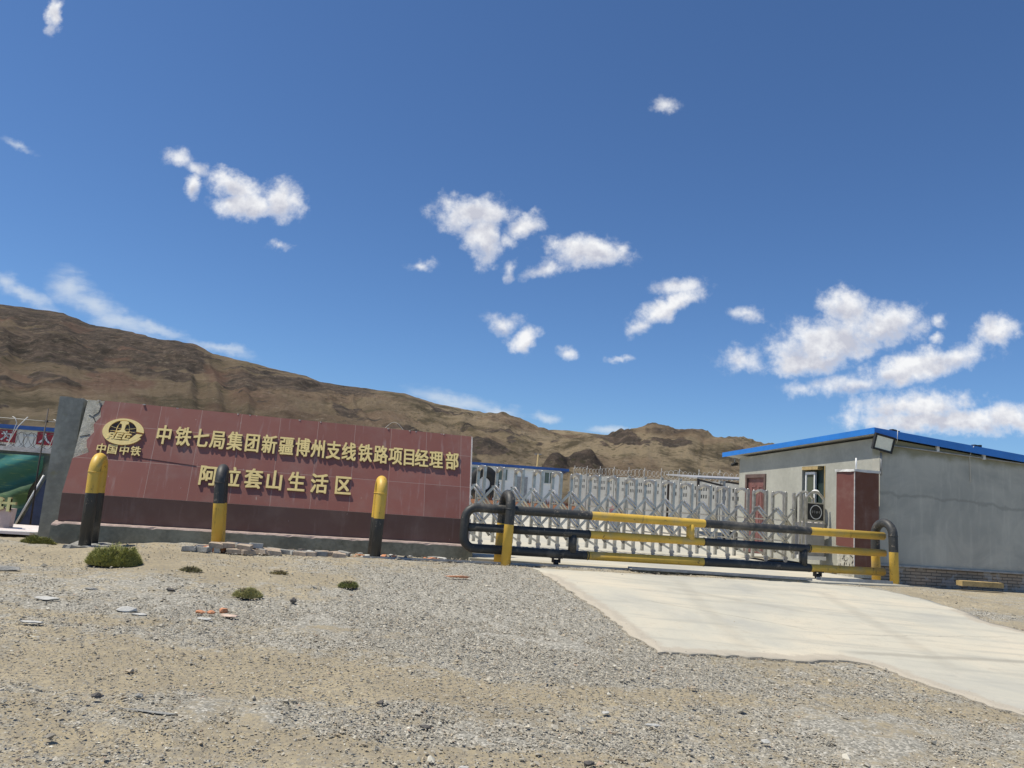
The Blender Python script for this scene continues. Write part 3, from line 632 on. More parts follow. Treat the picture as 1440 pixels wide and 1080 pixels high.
mb.build('loose_wire', m_wirew, sign)

ROW1 = '中铁七局集团新疆博州支线铁路项目经理部'
U1 = [-5.064,-4.798,-4.549,-4.311,-4.066,-3.816,-3.567,-3.317,-3.074,-2.839,-2.606,-2.37,-2.117,-1.873,-1.64,-1.423,-1.22,-.984,-.721]
for i, (ch, u) in enumerate(zip(ROW1, U1)):
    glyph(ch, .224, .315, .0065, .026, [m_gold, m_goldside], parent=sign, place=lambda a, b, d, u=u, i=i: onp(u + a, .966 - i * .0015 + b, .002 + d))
for i, (ch, u) in enumerate(zip('阿拉套山生活区', [-4.364,-4.046,-3.728,-3.43,-3.107,-2.771,-2.419])):
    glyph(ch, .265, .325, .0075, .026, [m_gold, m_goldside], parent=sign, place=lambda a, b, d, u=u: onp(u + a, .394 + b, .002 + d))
for ch, u in zip('中国中铁', [-5.853,-5.707,-5.549,-5.398]):
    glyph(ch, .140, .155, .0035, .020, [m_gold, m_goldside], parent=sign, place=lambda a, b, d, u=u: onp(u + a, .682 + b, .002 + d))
# round emblem: thick open ring, globe lines, rail section and block letters
LC = (-5.615, .963)
def el(cx, cy, a, b, t): return (cx + a * math.cos(t), cy + b * math.sin(t))
def lp(x, y, d): return onp(LC[0] + x, LC[1] + y, d)
em = MB(); n = 64; t0, t1 = R(0), R(336)
o1 = [el(0, 0, .275, .205, t0 + (t1 - t0) * k / n) for k in range(n + 1)]
i1 = [el(-.012, .018, .185, .158, t0 + (t1 - t0) * k / n) for k in range(n + 1)]
for k in range(n):
    em.prism([o1[k], o1[k+1], i1[k+1], i1[k]], lambda a, b, d: lp(a, b, .032 - d), .030)
em.prism([(.185, -.02), (.262, -.025), (.2, -.11), (.12, -.155), (.10, -.125)], lambda a, b, d: lp(a, b, .033 - d), .030)
em.build('emblem_ring', m_gold, sign)
em = MB(); em.prism([el(-.012, .015, .186, .16, R(6 * k)) for k in range(60)], lambda a, b, d: lp(a, b, .008 - d), .006); em.build('emblem_globe', m_globe, sign)
em = MB()
def arc(pts):
    for a_, b_ in zip(pts, pts[1:]): em.bar(lp(*a_, .014), lp(*b_, .014), .0075, .008)
for sx in (.085, -.085): arc([(-.012 + sx * math.cos(R(t)), .015 + .158 * math.sin(R(t))) for t in range(-90, 91, 10)])
for yy_, h_ in ((.075, .03), (.005, .022)): arc([(-.012 + x, yy_ - h_ * (1 - (x / .17) ** 2) * (1 if yy_ > .03 else -.4)) for x in np.linspace(-.165, .165, 13)])
em.build('emblem_grid', m_gold, sign)
em = MB(); pr = lambda a, b, d: lp(a, b, .036 - d)
em.prism([(-.03, .165), (.02, .165), (.05, .15), (.05, .125), (.018, .11), (.010, .03), (.04, .0), (.09, -.018), (-.11, -.018), (-.065, .0), (-.03, .03), (-.036, .11), (-.065, .125), (-.065, .15)][::-1], pr, .03)
em.build('emblem_rail', m_gold, sign)
em = MB()
def sl(x, y): return (x + y * .28, y)
def blk(x0, x1, y0, y1): em.prism([sl(x0, y0), sl(x1, y0), sl(x1, y1), sl(x0, y1)], pr, .03)
y0, y1, h3 = -.122, -.028, (-.075)
blk(-.165, -.14, y0, y1); blk(-.14, -.09, y1 - .02, y1); blk(-.14, -.09, h3 - .012, h3 + .008); blk(-.105, -.083, h3, y1 - .001); blk(-.105, -.08, y0, h3 - .013)
blk(-.065, -.042, y0, y1)
for yb in (y0, h3 - .009, y1 - .02): blk(-.042, .02, yb, yb + .02)
blk(.035, .06, y0, y1); blk(.06, .12, y0, y0 + .02); blk(.06, .125, y1 - .02, y1); blk(.085, .125, h3 - .012, h3 + .006)
em.build('emblem_letters', m_gold, sign)

# ------------------------------------------------------------------ striped pipe hoops
def hoop(label, u, z0, h, split, top_black, lean, tip=(0, 0), r=.075):
    t = thing('pipe_bollard', label, 'bollard', S, u, 0, z0, group='black and yellow pipe hoops along the entrance')
    g = .43 if 'post' in label else .36; rb = g / 2; zt = h - r - rb; a, b = (m_blk, m_yel) if top_black else (m_yel, m_blk)
    lx = lambda z: math.tan(R(lean)) * z
    path = [(lx(0), 0, -.05), (lx(split), 0, split), (lx(zt), 0, zt)]; ms = [1, 0]
    for k in range(1, 12): q = math.pi * k / 12; path.append((lx(zt), rb - rb * math.cos(q), zt + rb * math.sin(q))); ms.append(0)
    path += [(lx(zt), g, zt), (lx(split), g, split), (lx(0), g, -.05)]; ms += [0, 0, 1]
    m = MB(); m.tube(path, r, 20, mats=ms); m.build('pipe', [a, b], t)
    for v in (0, g):
        m = MB(); m.tube([(lx(zt), v, zt - .006), (lx(zt), v, zt + .006)], r + .004, 20); m.build('weld_bead', a, t)
    return t
b1 = hoop('hoop bollard, yellow above black, standing on a rough concrete block by the sign emblem', -5.64, -.03, 1.19, .66, False, -1.0)
b2 = hoop('hoop bollard black above yellow, standing in the heap of broken bricks', -4.04, 0.0, 1.14, .605, True, -4.0)
b3 = hoop('hoop bollard yellow above black in the gravel, nearest the driveway gate', -1.93, -.09, 1.24, .63, False, 0.6, r=.075)
g1 = hoop('black topped pipe hoop post holding the rounded black end of the sliding barrier', -.012, 0.0, 1.09, .575, True, 1.2, r=.072)
g2 = hoop('black topped pipe hoop post at the yellow end of the barrier, beside the guard hut', 6.885, -.02, 1.11, .55, True, -2.2)
m = MB(); rr_ = random.Random(3)
def rough_box(m, x0, x1, y0, y1, z0, z1, nz=4, j=.02, k=0):
    bm_v = []
    nx, ny = 8, 5
    def P3(i, j_, l): return (x0 + (x1-x0)*i/nx + rr_.uniform(-j, j), y0 + (y1-y0)*j_/ny + rr_.uniform(-j, j), z0 + (z1-z0)*l/nz + rr_.uniform(-j, j)*.7)
    cache = {}
    def vid(i, j_, l):
        if (i, j_, l) not in cache: cache[(i, j_, l)] = len(m.v); m.v.append(P3(i, j_, l))
        return cache[(i, j_, l)]
    def q(a, b, c, d): m.f.append((a, b, c, d)); m.mi.append(k); m.sm.append(False)
    for i in range(nx):
        for l in range(nz): q(vid(i,0,l), vid(i+1,0,l), vid(i+1,0,l+1), vid(i,0,l+1)); q(vid(i+1,ny,l), vid(i,ny,l), vid(i,ny,l+1), vid(i+1,ny,l+1))
        for j_ in range(ny): q(vid(i,j_,nz), vid(i+1,j_,nz), vid(i+1,j_+1,nz), vid(i,j_+1,nz))
    for j_ in range(ny):
        for l in range(nz): q(vid(0,j_+1,l), vid(0,j_,l), vid(0,j_,l+1), vid(0,j_+1,l+1)); q(vid(nx,j_,l), vid(nx,j_+1,l), vid(nx,j_+1,l+1), vid(nx,j_,l+1))
m = MB(); rough_box(m, -.22, .26, -.17, .62, -.22, -.01); m.build('footing', m_rockg, b1)


# ------------------------------------------------------------------ sliding barrier
bar = thing('sliding_barrier', 'long low pipe barrier in black and yellow bands across the driveway', 'barrier', S, 0, .2, 0)
TZ, MZ, LZ, PR = .785, .495, .185, .067
cuts = [1.354, 3.35, 5.32]
def banded(z, ua, ub, r, mb, pre=None):
    xs = [ua] + [c_ + random.uniform(-.02, .02) for c_ in cuts if ua < c_ < ub] + [ub]
    ms = [k % 2 for k in range(len(xs) - 1)]
    pts = [(x, 0, z) for x in xs]
    if pre: pts = pre + pts[1:] if False else pre + pts; ms = [0] * len(pre) + ms
    mb.tube(pts, r, 18, mats=ms)
mb = MB(); cx, rad = -.63, .17
pre = [(1.25, 0, LZ - .012), (cx + rad, 0, LZ)] + [(cx + rad - rad * math.sin(R(t)), 0, LZ + rad - rad * math.cos(R(t))) for t in range(15, 91, 15)] + [(cx, 0, TZ - rad)] + [(cx + rad - rad * math.cos(R(t)), 0, TZ - rad + rad * math.sin(R(t))) for t in range(15, 76, 15)]
banded(TZ, cx + rad, 6.83, PR, mb, pre); mb.build('outer_pipe', [m_blk, m_yel], bar)
mb = MB(); banded(MZ, cx + .05, 6.85, PR * .93, mb); mb.build('middle_rail', [m_blk, m_yel], bar)
mb = MB(); mb.tube([(1.2, 0, LZ - .012), (1.34, 0, LZ - .012)], PR * .99, 18, mats=[0])
xs = [1.33, 3.34, 5.35, 6.83]; mb.tube([(x, 0, LZ - .012) for x in xs], PR, 18, mats=[1, 0, 1]); mb.build('bottom_rail', [m_blk, m_yel], bar)
for x in (1.35, 3.35, 5.33):
    for z in (TZ, MZ, LZ - .012): mb = MB(); mb.tube([(x - .008, 0, z), (x + .008, 0, z)], PR + .003, 18); mb.build('weld_ring', m_blk, bar)
for x, za, zb, mm in ((1.09, LZ, MZ, m_blk), (3.10, MZ, TZ, m_yel), (5.22, LZ, MZ, m_blk)):
    mb = MB(); mb.tube([(x, 0, za + .02), (x, 0, zb - .02)], .066, 14); mb.build('stiffener', mm, bar)
for x in (.84, 5.50):
    mb = MB(); mb.box(x - .09, x + .09, -.05, .05, .105, .125); mb.box(x - .06, x - .045, -.04, .04, .04, .105); mb.box(x + .045, x + .06, -.04, .04, .04, .105)
    br_ = mb.build('caster_bracket', m_rust, bar)
    mb = MB(); mb.tube([(x - .03, 0, .047), (x + .03, 0, .047)], .042, 16); mb.build('wheel', m_rubber, br_)
def strip(name, label, fr, a, b, wdt, h, m_, cat):
    u0, v0, z0 = a; du, dv = b[0] - a[0], b[1] - a[1]; L = math.hypot(du, dv)
    t = thing(name, label, cat, fr, u0, v0, z0, math.degrees(math.atan2(dv, du)), group='steel floor tracks under the barrier')
    mb = MB(); mb.box(0, L, -wdt/2, wdt/2, 0, .008); mb.build('base_plate', m_, t)
    mb = MB(); mb.box(0, L, -wdt/2 - .002, -wdt/2 + .006, 0.001, h); mb.box(0, L, wdt/2 - .006, wdt/2 + .002, .001, h); mb.build('flange', m_, t)
strip('floor_track', 'dark thin steel floor track along the gravel under the black barrier end', S, (-2.1, -.06, -.012), (2.05, .16, .03), .07, .028, m_galv, 'floor track')
strip('floor_track', 'wide pale galvanised floor track lying on the concrete driveway under the barrier', S, (2.0, .05, .016), (4.95, -.32, .02), .20, .03, m_galv, 'floor track')
strip('floor_track', 'short loose steel strip lying by the barrier post next to the guard hut', S, (5.3, -.10, .0), (6.75, -.05, .0), .12, .05, m_galv, 'floor track')

# ------------------------------------------------------------------ folding steel gate
gate = thing('retractable_gate', 'stainless steel folding gate of arched frames and crossed links across the yard entrance', 'gate', G, 0, 0, 0)
GU = [-1.62,-1.21,-.78,-.37,.041,.441,.848,1.261,1.681,2.109,2.544,2.97,3.403,3.861,4.31,4.766,5.231,5.703,6.203,6.693,7.212]
DV, GH = .46, 1.585
def frame_mesh():
    m = MB(); w_ = .058; r = .05
    for v in (0, DV): m.box(-w_/2, w_/2, v - w_/2, v + w_/2, .06, GH - .03)
    n = 8; pts = [(0, DV * k / n, GH - .10 + .085 * math.sin(math.pi * k / n)) for k in range(n + 1)]
    for a_, b_ in zip(pts, pts[1:]): m.bar(a_, b_, .046, .055, up=(0, 0, 1))
    for z in (.47, .93): m.bar((0, 0, z), (0, DV, z), .03, .03)
    for v in (0, DV):
        m.tube([(0, v, GH - .03), (0, v, GH - .005)], [.03, .018], 8)
    return m
def wheel_mesh():
    m = MB(); m.box(-.045, .045, -.03, .03, .075, .12)
    m.tube([(0, -.018, .042), (0, .018, .042)], .04, 12)
    return m
me_frame = None; me_wheel = None
for i, u in enumerate(GU):
    if me_frame is None:
        f = frame_mesh().build('gate_frame', m_steel, gate); me_frame = f.data; wv = wheel_mesh().build('wheel_box', m_steelg, gate); me_wheel = wv.data
    else:
        f = bpy.data.objects.new('gate_frame', me_frame); col.objects.link(f); f.parent = gate; wv = bpy.data.objects.new('wheel_box', me_wheel); col.objects.link(wv); wv.parent = gate
    f.location = (u, 0, 0); wv.location = (u, -.03, 0)
for i, u in enumerate(GU):
    ul = (GU[i-1] + u) / 2 if i else u - .2; ur = (GU[i+1] + u) / 2 if i < len(GU) - 1 else u + .2
    m = MB()
    for v in (-.035,):
        sg = -1 if v < 0 else 1
        for zc, h in ((.945, .235), (.475, .235)):
            dv_ = Vector((ur - ul, 0, -2 * h)).normalized(); px_, pz_ = -dv_.z * .031, dv_.x * .031
            for k_ in (-1, 1): m.tube([(ul + px_ * k_, v, zc + h + pz_ * k_), (ur + px_ * k_, v, zc - h + pz_ * k_)], .026, 8)
            m.bar((ul, v + sg * .018, zc - h), (ur, v + sg * .018, zc + h), .050, .014, up=(0, 1, 0))
            m.tube([(u, v - .02, zc), (u, v + sg * .035, zc)], .018, 8)
            for uu, zz in ((ur, zc + h), (ur, zc - h)): m.tube([(uu, v - .02, zz), (uu, v + sg * .035, zz)], .018, 8)
        m.bar((ul, v, .24), (u + .03, v, .12), .04, .014, up=(0, 1, 0))
    m.bar((ur, -.05, 1.185), (ur, .06, 1.185), .05, .03)
    m.build('crossed_links', m_steel, gate)
m = MB()   # head cabinet at the right end
m.box(7.80, 8.30, .0, .40, .17, .92); m.build('cabinet', m_steelg, gate)
m = MB(); m.box(7.78, 8.33, -.03, .43, .09, .175); m.build('cabinet_base', m_pvc, gate)
m = MB()
for u in (7.80, 8.28):
    for v in (0.0, .36): m.box(u - .02, u + .025, v - .002, v + .042, .921, 1.50)
for v in (0.02, .38):
    pts = [(7.80 + .48 * k / 8, v, 1.49 + .15 * math.sin(math.pi * k / 8)) for k in range(9)]
    for a_, b_ in zip(pts, pts[1:]): m.bar(a_, b_, .04, .045)
for u in (7.45, 7.62, 7.72): m.box(u - .018, u + .018, -.02, .02, .09, 1.57)
for u in (7.45, 7.72):
    for v in (.36,): m.box(u - .018, u + .018, v, v + .036, .09, 1.57)
m.build('head_frame', m_steel, gate)
m = MB(); m.box(7.825, 8.255, -.012, .012, .985, 1.36); pnl = m.build('display_panel', m_rubber, gate)
m = MB(); m.box(7.80, 8.28, -.006, .02, .945, .983); m.build('display_rim', m_steel, gate); m = MB(); m.box(7.80, 8.28, -.006, .02, 1.362, 1.39); m.build('display_rim', m_steel, gate)
m = MB(); n = 40
for k in range(n):
    a_, b_ = 2*math.pi*k/n, 2*math.pi*(k+1)/n
    m.prism([(8.04+.165*math.cos(a_), 1.17+.165*math.sin(a_)), (8.04+.165*math.cos(b_), 1.17+.165*math.sin(b_)), (8.04+.148*math.cos(b_), 1.17+.148*math.sin(b_)), (8.04+.148*math.cos(a_), 1.17+.148*math.sin(a_))], lambda a, b, d: (a, -.018 + d, b), .006)
m.build('display_ring', m_pvc, pnl)
m = MB()
m.box(7.93, 8.15, -.0165, -.013, 1.166, 1.170)
for k, cx_ in enumerate((7.945, 8.005, 8.075, 8.135)):
    for a_ in ((-.02, .02, .02, .028), (-.004, .004, -.03, .03), (-.02, .02, -.004, .002), (-.02, -.012, -.03, .02))[:(3 if k % 2 else 4)]:
        m.box(cx_ + a_[0], cx_ + a_[1], -.017, -.0125, 1.17 + a_[2], 1.17 + a_[3])
m.build('display_marks', m_steelg, pnl)
m = MB(); n = 10
for i in range(n):   # white dome lamp on the arch
    pass
m.tube([(8.2, .2, 1.60 + .1 * math.sin(t)) for t in (0, .4, .8, 1.2, 1.5)], [.10 * math.cos(t) + .003 for t in (0, .4, .8, 1.2, 1.5)], 16); m.build('beacon_dome', m_pvc, gate)

# ------------------------------------------------------------------ pillar
pil = thing('gate_pillar', 'square maroon tiled gate pillar with broken tiles at its foot, beside the guard hut', 'pillar', Fr(7.11, 15.7, 15), 0, 0, 0)
m = MB(); m.box(.012, .58, .012, .53, -.1, 2.0); m.build('core', m_mortar, pil)
m = MB(); m.box(0.0, .59, -.004, .011, .02, 2.02); m.build('front_tiles', m_maroon, pil)
m = MB(); m.prism([(-.004, .49), (.54, .50), (.54, 2.02), (-.004, 2.02)], lambda a, b, d: (-.006 + d, a, b), .016)
m.build('side_tiles', m_pil, pil)
m = MB(); m.box(-.012, .004, -.014, .002, .0, 2.02); m.build('corner_trim', m_capst, pil)
m = MB(); rr_ = random.Random(5); rough_box(m, -.03, .61, -.03, .56, 2.02, 2.07, nz=1, j=.008); m.build('cap', m_white, pil)
m = MB(); m.tube([(.20, .2, 2.06), (.20, .2, 2.32)], .017, 10); m.build('stub_pipe', m_pvc, pil)
m = MB(); q = random.Random(9)
for k in range(26):
    a_, b_ = q.uniform(.03, .5), q.uniform(.05, .46); an = q.uniform(0, 3.1); l = q.uniform(.02, .07)
    m.bar((.009, a_, b_), (.009, a_ + l * math.cos(an), b_ + l * math.sin(an)), .012, .009, up=(1, 0, 0))
m.build('chipped_mortar', m_rust, pil)

# ------------------------------------------------------------------ guard hut
hut = thing('guard_hut', 'grey cement rendered guard hut with a bright blue sheet roof beside the gate', 'building', B, 0, 0, 0)
UW, VW = 8.6, 6.1
def rz_(u, v): return 2.985 - .0757 * u - .0325 * v          # roof surface
m = MB()
t_ = .003
def wq(pts, mi=0): m.add(pts, [tuple(range(len(pts)))], mi)
# front wall (v = 0 plane), 0.24 thick
zt = lambda u, v: rz_(u, v) - .16
m.add([(0,0,.17),(UW,0,.17),(UW,0,zt(UW,0)),(0,0,zt(0,0)),(0,.24,.17),(UW,.24,.17),(UW,.24,zt(UW,.24)),(0,.24,zt(0,.24))],[(0,1,2,3),(5,4,7,6),(3,2,6,7),(1,5,6,2),(0,3,7,4)])
m.build('front_wall', m_bwall, hut)
# side wall (u = 0 plane) with door and window openings
D0, D1, DT = 4.60, 5.70, 2.14; W0, W1, WB, WT = 1.93, 2.90, .95, 2.28
m = MB()
def blk2(v0, v1, z0, z1a, z1b=None):
    z1b = z1a if z1b is None else z1b
    m.add([(0,v0,z0),(.24,v0,z0),(.24,v1,z0),(0,v1,z0),(0,v0,z1a),(.24,v0,z1a),(.24,v1,z1b),(0,v1,z1b)],[(0,3,2,1),(4,5,6,7),(0,1,5,4),(3,7,6,2),(0,4,7,3),(1,2,6,5)])
blk2(.241, W0, -.05, zt(0, .24), zt(0, W0)); blk2(W1, D0, -.05, zt(0, W1), zt(0, D0)); blk2(D1, VW, -.05, zt(0, D1), zt(0, VW))
blk2(W0, W1, -.05, WB); blk2(W0, W1, WT, zt(0, W0), zt(0, W1)); blk2(D0, D1, DT, zt(0, D0), zt(0, D1))
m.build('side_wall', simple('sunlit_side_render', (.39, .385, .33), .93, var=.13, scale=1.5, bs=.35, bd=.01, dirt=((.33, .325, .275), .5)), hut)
m = MB(); m.add([(.24,VW-.001,-.05),(UW,VW-.001,-.05),(UW,VW-.001,zt(UW,VW)),(.24,VW-.001,zt(.24,VW)),(.24,VW-.2,-.05),(UW,VW-.2,-.05),(UW,VW-.2,zt(UW,VW-.2)),(.24,VW-.2,zt(.24,VW-.2))],[(1,0,3,2),(4,5,6,7),(0,4,7,3),(1,2,6,5),(2,3,7,6)])
m.box(UW-.2, UW, .25, VW-.21, -.05, 2.0); m.build('rear_wall', m_conc, hut)
m = MB(); m.box(.02, UW, .02, .22, -.35, .169); m.build('brick_base', m_brick, hut)
m = MB(); m.box(-.01, UW, -.035, .0, .150, .185); m.build('base_ledge', m_galv, hut)
# roof slab, fascias
def slab(m, u0, u1, v0, v1, dz0, dz1):
    m.add([(u0,v0,rz_(u0,v0)+dz0),(u1,v0,rz_(u1,v0)+dz0),(u1,v1,rz_(u1,v1)+dz0),(u0,v1,rz_(u0,v1)+dz0),(u0,v0,rz_(u0,v0)+dz1),(u1,v0,rz_(u1,v0)+dz1),(u1,v1,rz_(u1,v1)+dz1),(u0,v1,rz_(u0,v1)+dz1)],[(0,3,2,1),(4,5,6,7),(0,1,5,4),(3,7,6,2),(0,4,7,3),(1,2,6,5)])
m = MB(); slab(m, -.215, UW + .2, -.12, 6.75, -.012, .0); m.build('roof_sheet', m_blue, hut)
m = MB(); slab(m, -.20, UW + .2, -.105, 6.74, -.09, -.014); m.build('roof_core', m_soffit, hut)
m = MB(); slab(m, -.225, UW + .2, -.135, -.122, -.15, .006); m.build('fascia', m_blue, hut)
m = MB(); slab(m, -.228, -.216, -.121, 6.75, -.125, .006); m.build('fascia', m_blue, hut)
m = MB()
for k in range(12):
    v = -.1 + k * .58
    m.add([(-.232, v, rz_(-.23, v) - .12), (-.229, v, rz_(-.23, v) - .12), (-.229, v + .01, rz_(-.23, v) + .002), (-.232, v + .01, rz_(-.23, v) + .002)], [(0,1,2,3)])
# door
m = MB()
for a_ in ((D0 + .003, D0 + .09, -.03, DT - .003), (D1 - .09, D1 - .003, -.03, DT - .003), (D0 + .09, D1 - .09, DT - .10, DT - .003)): m.box(-.03, .10, a_[0], a_[1], a_[2], a_[3])
dfr = m.build('door_frame', simple('brown_door_frame', (.13, .085, .07), .6, var=.25), hut)
m = MB(); m.box(.03, .075, D0 + .092, D1 - .092, 0, DT - .102); door = m.build('door', m_door, hut)
m = MB()
for v0 in (D0 + .20, D0 + .58):
    for z0, z1 in ((1.15, 1.78), (.75, 1.05), (.12, .62)):
        m.box(.018, .03, v0, v0 + .035, z0, z1); m.box(.018, .03, v0 + .205, v0 + .24, z0, z1); m.box(.016, .03, v0 + .0, v0 + .24, z1, z1 + .035); m.box(.016, .03, v0, v0 + .24, z0 - .035, z0)
        m.box(.020, .03, v0 + .08, v0 + .16, z0 + .06, z1 - .06)
m.build('raised_panels', m_door, door)
m = MB(); m.box(-.01, .03, D0 + .13, D0 + .16, .98, 1.14); m.build('door_handle', m_galv, door)
# window
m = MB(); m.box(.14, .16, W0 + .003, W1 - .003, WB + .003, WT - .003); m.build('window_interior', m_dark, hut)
m = MB(); f0, f1 = W0 + .50, W1 - .06
m.box(.05, .10, f0, f0 + .05, WB + .02, WT - .13); m.box(.05, .10, f1 - .05, f1, WB + .02, WT - .13); m.box(.05, .10, f0 + .05, f1 - .05, WT - .19, WT - .13); m.box(.05, .10, f0 + .05, f1 - .05, WB + .02, WB + .08)
wf = m.build('window_frame', m_pvc, hut)
m = MB(); m.box(.07, .08, f0 + .05, f1 - .05, WB + .08, WT - .19); m.build('pane', m_glass, wf)
m = MB(); m.box(-.01, .13, W0 + .3, W1 - .004, WT - .08, WT - .004); m.box(-.02, .05, W0, W0 + .02, WB, WT); m.build('broken_lintel', m_wood, hut)
m = MB(); m.box(-.06, .12, W0 - .05, W1 + .05, WB - .05, WB - .003); m.build('window_sill', m_capst, hut)
# plaster wash at the corner and conduit work
m = MB()
pts = [(.10, -.012, 2.44), (.03, -.012, 2.62)]
m.tube([(.02, -.02, 2.50), (.02, -.02, 2.02)], .016, 8); m.tube([(-.02, -.03, 2.52), (-.02, .12, 2.64)], .01, 6)
m.tube([(.12, -.03, 2.68), (1.4, -.03, 2.635), (3.7, -.03, 2.545), (7.5, -.03, 2.36)], .017, 8)
cdt = m.build('conduit', m_galv, hut)
for u, z in ((1.39, 2.70), (2.55, 2.62)):
    m = MB(); m.box(u - .03, u + .03, -.05, -.002, z - .06, z + .05); m.build('conduit_clip', m_pvc, hut)
m = MB(); m.tube([(2.19, -.15, rz_(2.2, 0)), (2.2, -.02, 2.62), (2.21, -.015, 2.05)], .006, 5); m.build('cable', m_wirew, hut); m = MB(); m.tube([(.32, -.15, rz_(.3, 0) + .05), (.31, -.15, 2.78), (.36, -.05, 2.72)], .006, 5); m.build('cable', m_wirew, hut)
for u in (.32, 2.35):
    m = MB()
    for k in range(4): m.box(u - .09 + k * .045, u - .0449 + k * .045, -.10, .0, rz_(u, 0) + .003, rz_(u, 0) + .03 + random.uniform(0, .03))
    m.build('roof_clamp', m_rust, hut)

fl = thing('floodlight', 'square black framed floodlight mounted at the corner under the blue roof edge', 'floodlight', B, -.04, -.17, 2.69)
rm = Matrix.Rotation(R(8), 3, 'X') @ Matrix.Rotation(R(9), 3, 'Y') @ Matrix.Diagonal((1.02, 1, 1.12))
def rbox(m, *a, mi=0): m.box(*a, mi, rot=rm)
m = MB(); rbox(m, -.235, .235, -.03, .03, -.155, -.118); rbox(m, -.235, .235, -.03, .03, .118, .155); rbox(m, -.235, -.195, -.03, .03, -.118, .118); rbox(m, .195, .235, -.03, .03, -.118, .118); rbox(m, -.19, .19, .0, .03, -.115, .115)
for k in range(9): rbox(m, -.2 + k * .05, -.19 + k * .05, .03, .06, -.12, .12)
m.build('housing', m_rubber, fl)
m = MB(); rbox(m, -.193, .193, -.018, -.002, -.116, .116); m.build('lens', m_lampg, fl)
m = MB(); m.tube([(.20, .02, .10), (.24, .06, .16), (.22, .11, .12)], .012, 6); m.build('bracket', m_galv, fl)
cm = thing('security_camera', 'small dark security camera under the far left end of the blue roof', 'camera', B, -.1, 6.2, 2.42)
m = MB(); m.tube([(0, 0, .2), (0, 0, .06)], .02, 8); m.build('mount', m_galv, cm)
m = MB(); m.tube([(-.12, -.02, .0), (-.09, -.02, .0), (.08, .02, .03), (.1, .02, .03)], [.03, .05, .05, .03], 12); m.build('camera_body', m_rubber, cm)

pk = thing('plank', 'yellowish timber beam resting against the brick base of the guard hut', 'plank', B, 1.55, -.42, -.13)
m = MB(); rr_ = random.Random(2); rough_box(m, 0, 1.0, -.07, .10, 0, .10, nz=1, j=.005); m.build('beam', m_wood, pk)

# ------------------------------------------------------------------ behind the gate
pf = thing('prefab_block', 'long pale prefabricated block with a dark blue roof edge seen through the gate', 'building', Fr(-9.0, 60, 0), 0, 0, .75)
m = MB(); m.box(0, 13.3, 0, 6, -.2, 2.70)
for k in range(14): m.box(k * .95, k * .95 + .03, -.02, .0, 0, 2.70)
m.build('wall', m_panelw, pf)
m = MB(); m.box(-.3, 13.9, -.35, 6.3, 2.702, 2.90); m.build('roof', m_blued, pf)
for x in (6.4, 8.4, 12.05):
    m = MB(); m.box(x, x + .75, -.05, -.001, 1.7, 2.52); m.build('window', m_glass, pf)
    wfr = m = MB(); 
    for a_ in ((x - .05, x + .0, 1.65, 2.57), (x + .75, x + .8, 1.65, 2.57), (x, x + .75, 1.65, 1.70), (x, x + .75, 2.52, 2.57), (x + .35, x + .40, 1.7, 2.52)): m.box(a_[0], a_[1], -.07, -.01, a_[2], a_[3])
    m.build('window_frame', m_pvc, pf)
m = MB(); m.box(9.9, 10.75, -.05, -.001, 0, 2.05); m.build('door', m_galv, pf)
for i, (x, lb) in enumerate(((-1.05, 'giant upright black tyre with a pale centre, half hidden by the sign edge'), (-2.45, 'giant upright black tyre with a pale centre, second behind the sign edge'))):
    tx = (-1.42, -3.35)[i]
    ty = thing('giant_tyre', lb, 'tyre', Fr(tx, 52, 0), 0, 0, .72, rz=12, group='giant tyres standing before the prefab block')
    m = MB(); n = 36
    ring = [(1.0, -.30), (1.0, .30), (.92, .42), (.60, .42), (.40, .30), (.40, -.30), (.60, -.42), (.92, -.42)]
    for k in range(n):
        a_ = 2 * math.pi * k / n; m.v += [(r_ * math.cos(a_) * 1.0, y_, 1.18 + r_ * 1.18 * math.sin(a_)) for r_, y_ in ring]
    for k in range(n):
        for j in range(8): m.f.append((k*8+j, k*8+(j+1)%8, ((k+1)%n)*8+(j+1)%8, ((k+1)%n)*8+j)); m.mi.append(0); m.sm.append(True)
    for k in range(n):
        a_ = 2 * math.pi * k / n; m.box(.98, 1.04, -.3, .3, 1.18 - .05, 1.18 + .05, rot=Matrix.Rotation(a_, 3, 'Y'), about=(0, 0, 1.18))
    m.build('tread', m_rubber, ty)
    m = MB(); m.tube([(0, -.2, 1.18), (0, .2, 1.18)], .405, 28, smooth=False); m.build('hub_plate', m_pvc, ty)
m = MB(); pl = thing('lamp_pole', 'thin pale pole rising just behind the prefab roof', 'pole', WORLD, 2.75, 68, .8)
m.tube([(0, 0, -.5), (0, 0, 4.35)], [.10, .07], 8); m.build('shaft', m_wood, pl); m = MB(); m.box(-.3, .3, -.05, .05, 4.3, 4.36); m.build('crossarm', m_galv, pl)
